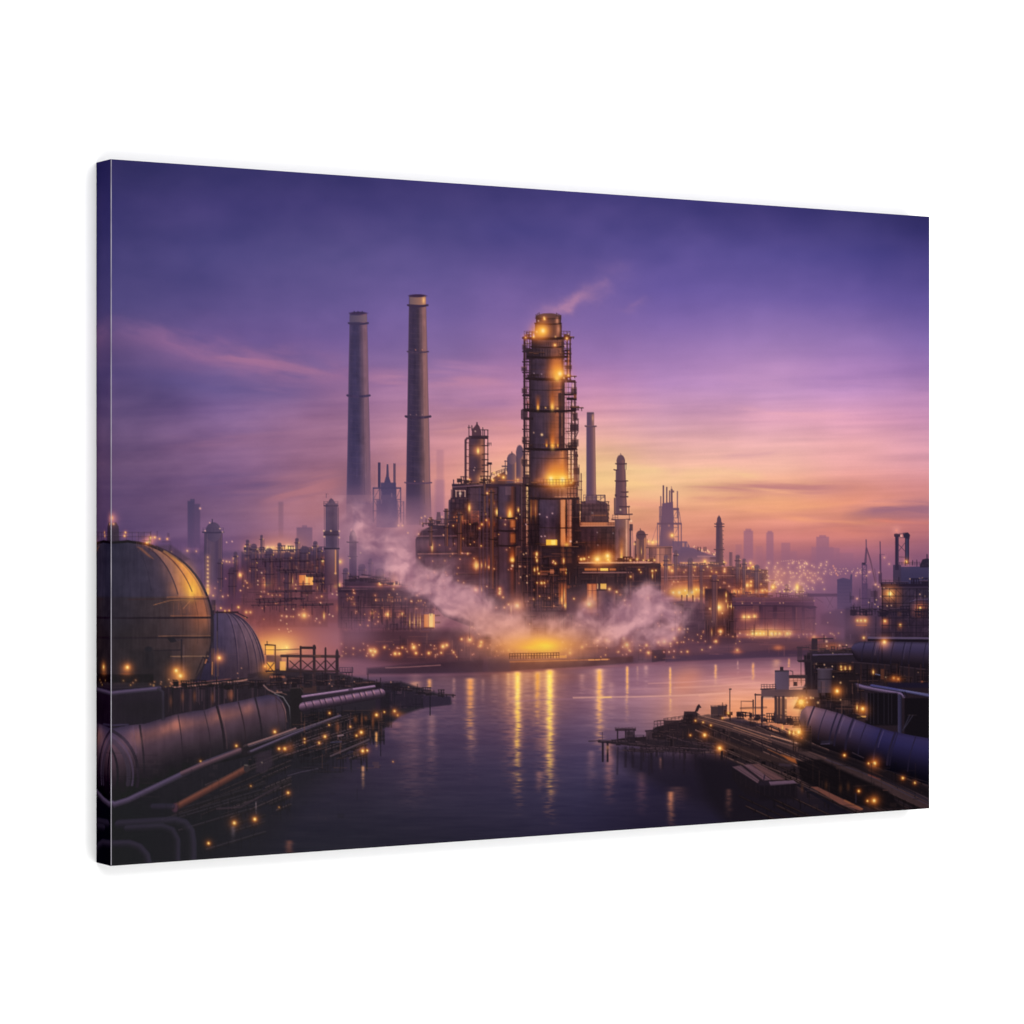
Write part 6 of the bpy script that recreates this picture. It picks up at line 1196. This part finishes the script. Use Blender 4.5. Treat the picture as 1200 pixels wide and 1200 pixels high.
    # pump house on its deck
    box(908,786,924.6,811, hg(908,(86,70,90),925,(74,60,78)),.97); box(908,785.4,924.6,787.4,(64,52,64)); box(914,781.4,918,786,(50,38,46)); line([(926,786),(929,787),(929,792)],1.2,(80,58,66),.8)
    box(892,808,960,817, hg(890,(86,64,72),960,(70,50,54)),.95); line([(891.6,807.6),(909,807)],1.5,(54,40,48)); rail(892,807,909,806.4,4.6,3,(70,50,58),.9); box(884,813.4,892,815,(56,42,48)); line([(885.4,813),(885.4,840)],1.2,(66,48,54)); poly([(892,815),(912,816),(908,818),(894,818)],(96,72,74),.7); box(895,816.4,905,818.6,(230,170,140),.45)
    box(924.6,791,946,795,(52,40,46),.95); rail(925,804,944,803,12,4,(66,46,50),.9); box(925,795,943,803,(206,128,100),.4,2); box(930,799,934,804,(44,32,38),.9); line([(926,806.6),(944,805)],1.6,(104,80,84),.7)
    for x,wd in ((893,2.6),(909,3),(913,2.4),(918,3),(945,3)): line([(x,817),(x,846)],wd,(50,38,46),.95)
    box(909,818,922,846,(66,48,50),.6,1.5); box(894.6,820,908,834,(232,150,104),.35,2)
    cyl(958,975,784,812,[(0,(60,48,58)),(.3,(70,58,72)),(.8,(60,48,60)),(1,(44,34,42))]); box(957,783,976,785,(84,68,84),.7); line([(957.6,796),(975.6,796)],1.2,(40,32,42)); box(962,798,967,815,(92,66,72),.5,1.2)
    line([(945,792),(945,812)],1.8,(50,38,44)); box(975,790,1004,830,(32,24,29),.8,3); clutter(958,796,1006,838,60,74,(22,17,22),(110,74,66),.5)
    for y in (818,822,826,830): line([(980,y),(1006,y+2)],.7,(70,48,46),.6)
    lamp(938.8,822.6,3.2,1); glow(939,823,11,(240,130,40),.6); glow(939,823,18,(225,105,35),.3,16)
    for a in range(0,360,45): line([(938.8,822.6),(938.8+7.5*math.cos(math.radians(a+12)),822.6+7.5*math.sin(math.radians(a+12)))],.6,(255,190,90),.5)
    box(922,816.6,952,819.6,(226,140,92),.4,1.6)
    for x,y,s in ((921,818,1.2),(927,817.8,1.2),(931,817.6,1.2),(934,817.8,1.2),(945,818,1.),(950,817.6,1.3),(953,818,1.),(921,832,1.),(921,836,.9),(946,823,1.),(958.6,823.4,1.4),(985,800,1.2),(976.6,793,.8),(985,820,.9),(938.6,846,.8)): dot(x,y,s,(250,190,130),.75)
    lamp(981,809.8,2.1,1); glow(981,810,8,(230,115,40),.45); vlamp(1004.4,826,832,.9,.85); lamp(1011,830.6,2.1,.95); glow(1011,833,7,(220,110,40),.5); line([(1005,840.4),(1014,839.6)],2,(236,170,90),.75); poly([(992,838),(1002,836),(1014,842),(1000,844)],(26,20,26),.7)
    # big blue pipe running to the right edge
    tp=[(937,842),(939,833),(945,827.4),(952,827.6),(970,832),(985,836.4),(1000,842),(1020,849.6),(1045,857),(1070,862),(1094,866)]
    bt=[(937,846),(939,858),(945,867),(960,874),(985,883),(1010,892),(1045,905),(1094,922)]
    def tint(cc,X,t):
        k = np.clip((X-940)/90,0,1)[...,None]
        a = np.array((.98,.9,.84),np.float32); b = np.array((.37,.40,.62),np.float32)
        cc = cc*(a*(1-k)+b*k)
        w = np.exp(-((X-944)/12)**2-((t-.2)/.35)**2)[...,None]
        return cc+w*np.array((.16,.08,.02),np.float32)
    ribbon(tp,bt,[(0,(110,86,104)),(.08,(128,102,126)),(.25,(112,92,120)),(.45,(88,70,92)),(.65,(58,44,56)),(.85,(32,25,32)),(1,(22,18,24))],mod=tint)
    for x,wd in ((955,2.),(969,1.),(982,2.),(988,2.2),(1001,2.8),(1016,1.2),(1034,2.),(1050,2.6),(1053,1.2),(1074,1.2)): rib(tp,bt,x,-7.,wd,(34,28,46),.8,0,.85,-4)
    for x in (957,991,1004,1037): rib(tp,bt,x,-7,.8,(140,116,140),.3,.05,.5,-4)
    ell(941,848,5,16,(60,44,48),.55,4); pipework(926,842,950,880,18,173,(28,21,26),(140,92,70),.6); box(936,858,950,880,(34,26,30),.6,4); poly([(940,870),(990,886),(1040,905),(1092,925),(1092,936),(1030,912),(970,888),(936,876)],(22,17,22),.85,4)
    lamp(936,857.8,2.2,1); glow(936,858,9,(230,120,35),.6,11); vlamp(925.2,855,860.5,1.1,.95); vlamp(930,856,861,1.,.9); dot(939.4,865,1.,(220,120,70),.6); vlamp(917,850,855,.7,.6)
    box(962,868,976,872,(44,38,54),.6,2); line([(962,872),(972,871.4)],1,(96,80,110),.5)
    for x,y,s,k in ((825.8,861.4,2.,1),(843.4,876.8,2.2,1),(815,844.6,1.,.7),(824,846.4,.9,.7),(833,850,1.,.7),(809,861.6,1.,.7),(989.6,885,1.4,.9),(1025,894.4,2.1,.8),(1017.8,894.6,1.1,.7),(1058,911.8,1.5,.85),(1072,917.4,1.3,.7),(1006.4,927,1.4,.8),(1024.4,938.2,2.3,.75),(1016.6,938.6,1.2,.7),(853.4,835.6,1.3,.8),(846.6,841.6,.9,.7),(985,904,.0,.0)): 
        if s: lamp(x,y,s,k,.85)
    glow(1024,938,7,(200,90,30),.4); glow(1025,894,8,(210,90,30),.45); glow(844,878,6,(225,110,40),.4)
    line([(846,881),(846,890)],2.6,(30,23,28),.9); line([(999,882),(1012,888)],1.2,(70,54,62),.6); line([(1037,902),(1092,918)],.9,(54,42,50),.5); line([(1035,926),(1040,926)],1.2,(90,60,56),.6); line([(1003,930),(1003,940)],1.6,(46,38,50),.7)
    for x,y in ((985,924),(994,922),(940,924),(968,920)): haze(x,y,2,5,(96,56,36),.45)
    clutter(940,890,1080,950,70,75,(14,11,14),(64,44,42),.4)
    shimmer(786,928,970,3.4,(222,120,56),.75,None,4,76,.05); shimmer(854,925,960,3,(170,96,70),.4,None,4,77,.05); shimmer(774,888,905,1.4,(190,110,70),.4,None,2,78,.1); shimmer(712,874,884,2,(220,130,70),.6,None,3,79,.1); shimmer(793,922,950,9,(150,84,60),.28,None,11,80,.1)

def draw():
    sky(); clouds(); far_city(); chimneys(); between_chimneys(); mauve_smoke(); left_plant(); middle_bank()
    right_plant(); main_block(); main_tower(); tower_foot(); pipe_bridge()
    water(); shore()
    tone([(258,664),(300,652),(380,650),(400,680),(484,668),(488,622),(530,612),(620,604),(680,604),(720,640),(770,664),(850,668),(884,684),(960,704),(985,740),(980,768),(860,772),(740,776),(600,786),(470,788),(400,770),(330,746),(262,730)],1.15,(1.04,.98,.95),16.)
    tone([(528,570),(545,566),(548,515),(568,512),(574,566),(616,566),(614,400),(626,372),(656,372),(668,398),(676,450),(676,585),(714,590),(720,616),(738,620),(738,656),(676,664),(660,700),(540,700),(528,612)],1.05,(1.03,.99,.94),6.)
    steam(); reflections(); BLOOM[0] = .8; near_left(); near_right()
    # print grain
    rg = np.random.RandomState(1)
    g = rg.normal(0,1,(H,W)).astype(np.float32)
    g = (g+np.roll(g,1,0)+np.roll(g,1,1))/1.7
    soft = img.copy()
    for ax in (0,1): soft = (soft+np.roll(soft,1,ax)+np.roll(soft,-1,ax))/3
    img[:] = np.clip((img+(img-soft)*.55)*(1+g[...,None]*.004),0,1)
# ------------------------------------------------------------------ light and varnish settings
GAIN_V = (1.67, 1.735, 1.735)          # light falling on the canvas, left to right (white reflects this much)
VEIL_A = (0., 190., 429., 686., 962., 1245.); VEIL_V = (.0155, .0110, .0060, .0030, .0020, .0017)   # varnish veil
SPEC = .036; LEFTGAIN = 1.3; FOLD = .62; ROUGH = .3  # LEFTGAIN lifts left-edge ink in place of light; FOLD sets the painted highlight
AMBIENT = .12
LAMPS = [('overhead_softbox', (-.1, -3.1, 3.2), (0, 0, 1.5), 4.4, 1.8, 128.),
         ('floor_softbox', (-.1, -3.1, -.2), (0, 0, 1.5), 4.4, 1.8, 108.),
         ('key_softbox', (.62, -2.6, 1.35), (0, 0, 1.5), .8, 1.6, 24.)]  # unseen lamps, added for even light, the left veil and the wall shadow

# ------------------------------------------------------------------ scene objects
scene = bpy.context.scene
COL = scene.collection
ZC = 1.5                                   # height of the middle of the canvas on the wall

def P(a, b, d):
    """canvas coordinates (across, down from the middle, back from the front) -> world metres"""
    return ((a - CW / 2) * UNIT, (d - CD) * UNIT, ZC - b * UNIT)

def sample(a, b):
    x, y = to_sheet(a, b)
    fx = np.clip((x - SX0) * S - .5, 0, W - 1.001); fy = np.clip((y - SY0) * S - .5, 0, H - 1.001)
    i = fx.astype(int); j = fy.astype(int); p = (fx - i)[..., None]; q = (fy - j)[..., None]
    return (img[j, i] * (1 - p) + img[j, i + 1] * p) * (1 - q) + (img[j + 1, i] * (1 - p) + img[j + 1, i + 1] * p) * q

def lin(c):
    return np.where(c <= .04045, c / 12.92, ((c + .055) / 1.055) ** 2.4)

def ink(a, b, gain=1.):
    """ink reflectance: the picture's tone less the satin varnish's own veil"""
    veil = np.interp(a, VEIL_A, VEIL_V)[..., None]
    light = np.interp(a, (0., CW / 2, CW), GAIN_V)[..., None]
    return np.clip((lin(sample(a, b)) - veil) * gain / light, 0.0004, .9)

def sheet(name, pts, colours, mat, parent, smooth=False):
    """grid mesh from an (n, m, 3) array of points with one ink colour per point"""
    n, m = pts.shape[:2]
    me = bpy.data.meshes.new(name)
    idx = np.arange(n * m, dtype=np.int32).reshape(n, m)
    q = np.stack([idx[:-1, :-1], idx[1:, :-1], idx[1:, 1:], idx[:-1, 1:]], -1).reshape(-1, 4)
    me.vertices.add(n * m); me.vertices.foreach_set('co', pts.astype(np.float32).ravel())
    me.loops.add(q.size); me.loops.foreach_set('vertex_index', q.ravel())
    me.polygons.add(len(q)); me.polygons.foreach_set('loop_start', np.arange(0, q.size, 4, dtype=np.int32))
    me.update(calc_edges=True)
    at = me.color_attributes.new('ink', 'FLOAT_COLOR', 'POINT')
    rgba = np.ones((n * m, 4), np.float32); rgba[:, :3] = colours.reshape(-1, 3)
    at.data.foreach_set('color', rgba.ravel())
    if smooth: me.polygons.foreach_set('use_smooth', np.ones(len(q), bool))
    me.materials.append(mat)
    o = bpy.data.objects.new(name, me); COL.objects.link(o); o.parent = parent
    return o

def cloth_material(name, spec):
    m = bpy.data.materials.new(name); m.use_nodes = True
    nt = m.node_tree; b = nt.nodes['Principled BSDF']
    at = nt.nodes.new('ShaderNodeAttribute'); at.attribute_name = 'ink'
    tc = nt.nodes.new('ShaderNodeTexCoord')
    wx = nt.nodes.new('ShaderNodeTexWave'); wx.wave_type = 'BANDS'; wx.bands_direction = 'X'; wx.inputs['Scale'].default_value = 260
    wz = nt.nodes.new('ShaderNodeTexWave'); wz.wave_type = 'BANDS'; wz.bands_direction = 'Z'; wz.inputs['Scale'].default_value = 260
    for w_ in (wx, wz):
        w_.inputs['Distortion'].default_value = 1.2; w_.inputs['Detail'].default_value = 1
        nt.links.new(tc.outputs['Object'], w_.inputs['Vector'])
    ad = nt.nodes.new('ShaderNodeMath'); ad.operation = 'ADD'
    nt.links.new(wx.outputs['Fac'], ad.inputs[0]); nt.links.new(wz.outputs['Fac'], ad.inputs[1])
    bp = nt.nodes.new('ShaderNodeBump'); bp.inputs['Strength'].default_value = .05; bp.inputs['Distance'].default_value = .0004
    nt.links.new(ad.outputs[0], bp.inputs['Height']); nt.links.new(bp.outputs['Normal'], b.inputs['Normal'])
    nt.links.new(at.outputs['Color'], b.inputs['Base Color'])
    b.inputs['Roughness'].default_value = ROUGH
    b.inputs['Specular IOR Level'].default_value = spec
    return m

draw()
cloth = cloth_material('varnished_canvas_cloth', SPEC)
raw = cloth_material('unvarnished_canvas_edge', 0.)
root = bpy.data.objects.new('canvas_print', None); COL.objects.link(root)
root.location = (0, 0, 0)
root['label'] = 'stretched canvas print of a lamp-lit refinery at violet dusk on a white wall'
root['category'] = 'canvas print'

RB = .9                                    # rounding where the cloth folds over the frame
NU, NV = 1280, 880
aa = np.linspace(RB, CW - RB, NU); bb = np.linspace(-CH / 2 + RB, CH / 2 - RB, NV)
A, B = np.meshgrid(aa, bb)
face = sheet('printed_face', np.stack(P(A, B, 0 * A), -1), ink(A, B), cloth, root)

# mirrored wrap on the four sides, left ink brightened to stand in for light
dd = np.linspace(RB, CD, 56)
b2 = np.linspace(-CH / 2, CH / 2, NV)
D_, B_ = np.meshgrid(dd, b2)
def side(name, a, b, d, ca, cb, gain=1.):
    return sheet(name, np.stack(P(a, b, d), -1), ink(ca, cb, gain), raw, root)
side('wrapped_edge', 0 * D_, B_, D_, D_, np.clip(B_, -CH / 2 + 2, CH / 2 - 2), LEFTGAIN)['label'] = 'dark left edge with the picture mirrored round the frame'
side('wrapped_edge', CW + 0 * D_, B_, D_, CW - D_, np.clip(B_, -CH / 2 + 2, CH / 2 - 2))
a2 = np.linspace(0, CW, 300); D2_, A2_ = np.meshgrid(dd, a2)
side('wrapped_edge', A2_, -CH / 2 + 0 * D2_, D2_, np.clip(A2_, 2, CW - 2), -CH / 2 + D2_)
side('wrapped_edge', A2_, CH / 2 + 0 * D2_, D2_, np.clip(A2_, 2, CW - 2), CH / 2 - D2_)

# the fold itself: rounded rim; a highlight line is painted into the left fold's colour
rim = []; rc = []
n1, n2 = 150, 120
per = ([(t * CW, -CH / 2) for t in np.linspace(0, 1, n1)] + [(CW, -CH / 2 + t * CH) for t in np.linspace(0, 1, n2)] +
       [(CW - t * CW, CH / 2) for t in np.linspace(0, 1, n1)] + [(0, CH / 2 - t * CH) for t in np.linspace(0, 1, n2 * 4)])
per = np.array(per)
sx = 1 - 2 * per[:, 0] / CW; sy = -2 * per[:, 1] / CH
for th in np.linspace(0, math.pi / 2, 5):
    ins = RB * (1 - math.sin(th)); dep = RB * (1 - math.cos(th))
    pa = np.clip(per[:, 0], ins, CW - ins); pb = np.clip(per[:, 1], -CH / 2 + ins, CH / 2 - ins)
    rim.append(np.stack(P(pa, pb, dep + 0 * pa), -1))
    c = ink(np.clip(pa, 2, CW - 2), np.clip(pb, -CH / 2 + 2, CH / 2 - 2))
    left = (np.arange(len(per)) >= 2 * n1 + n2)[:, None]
    fold_hilite = (.35 + .5 * fbm(np.zeros(len(per)), per[:, 1], 40., 26., 7, 4))[:, None]
    c = np.where(left, c * (1 - fold_hilite) + np.array((.62, .58, .66)) * fold_hilite * FOLD, c)
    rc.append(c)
sheet('edge_fold', np.stack(rim, 0), np.stack(rc, 0), cloth, root, True)['label'] = 'thin rim where the cloth folds, with a pale highlight line painted down the left side'

# white painted wall
def wall_material():
    m = bpy.data.materials.new('white_wall_paint'); m.use_nodes = True
    nt = m.node_tree; b = nt.nodes['Principled BSDF']
    b.inputs['Roughness'].default_value = .9; b.inputs['Specular IOR Level'].default_value = .1
    tc = nt.nodes.new('ShaderNodeTexCoord'); nz = nt.nodes.new('ShaderNodeTexNoise')
    nz.inputs['Scale'].default_value = 90; nz.inputs['Detail'].default_value = 4
    nt.links.new(tc.outputs['Object'], nz.inputs['Vector'])
    rp = nt.nodes.new('ShaderNodeValToRGB'); rp.color_ramp.elements[0].color = (.88, .88, .88, 1); rp.color_ramp.elements[1].color = (.91, .91, .91, 1)
    nt.links.new(nz.outputs['Fac'], rp.inputs['Fac']); nt.links.new(rp.outputs['Color'], b.inputs['Base Color'])
    bp = nt.nodes.new('ShaderNodeBump'); bp.inputs['Strength'].default_value = .04; bp.inputs['Distance'].default_value = .001
    nt.links.new(nz.outputs['Fac'], bp.inputs['Height']); nt.links.new(bp.outputs['Normal'], b.inputs['Normal'])
    return m
me = bpy.data.meshes.new('wall')
wv = [(-6, .0, -3), (6, .0, -3), (6, .0, 6), (-6, .0, 6), (-6, .1, -3), (6, .1, -3), (6, .1, 6), (-6, .1, 6)]
me.from_pydata(wv, [], [(0, 1, 2, 3), (5, 4, 7, 6), (4, 0, 3, 7), (1, 5, 6, 2), (3, 2, 6, 7), (4, 5, 1, 0)])
me.materials.append(wall_material())
wall = bpy.data.objects.new('wall', me); COL.objects.link(wall); wall['kind'] = 'structure'
wall.location = (0, .0006, 0)

# ------------------------------------------------------------------ light
def softbox(name, loc, target, sx, sy, power):
    L = bpy.data.lights.new(name, 'AREA'); L.shape = 'RECTANGLE'; L.size = sx; L.size_y = sy; L.energy = power
    o = bpy.data.objects.new(name, L); COL.objects.link(o); o.location = loc
    from mathutils import Vector
    o.rotation_euler = (Vector(target) - Vector(loc)).to_track_quat('-Z', 'Y').to_euler()
    return o
for args in LAMPS: softbox(*args)
wd = bpy.data.worlds.new('World'); scene.world = wd; wd.use_nodes = True
bg = wd.node_tree.nodes['Background']; bg.inputs['Color'].default_value = (1, 1, 1, 1); bg.inputs['Strength'].default_value = AMBIENT

# ------------------------------------------------------------------ camera
cam = bpy.data.cameras.new('camera'); cam.sensor_width = 36; cam.sensor_fit = 'HORIZONTAL'
cam.lens = 36 * FOC / 1200; cam.clip_end = 60; cam.shift_y = 0.00054
co = bpy.data.objects.new('camera', cam); COL.objects.link(co)
co.location = P(CAM_X, 0, CAM_Y); co.rotation_euler = (math.pi / 2, 0, -math.atan2(SIN, COS))
scene.camera = co

scene.render.engine = 'CYCLES'
scene.cycles.max_bounces = 4; scene.cycles.use_denoising = True
scene.view_settings.view_transform = 'Standard'; scene.view_settings.look = 'None'
scene.view_settings.exposure = 0; scene.view_settings.gamma = 1
scene.view_settings.use_curve_mapping = False
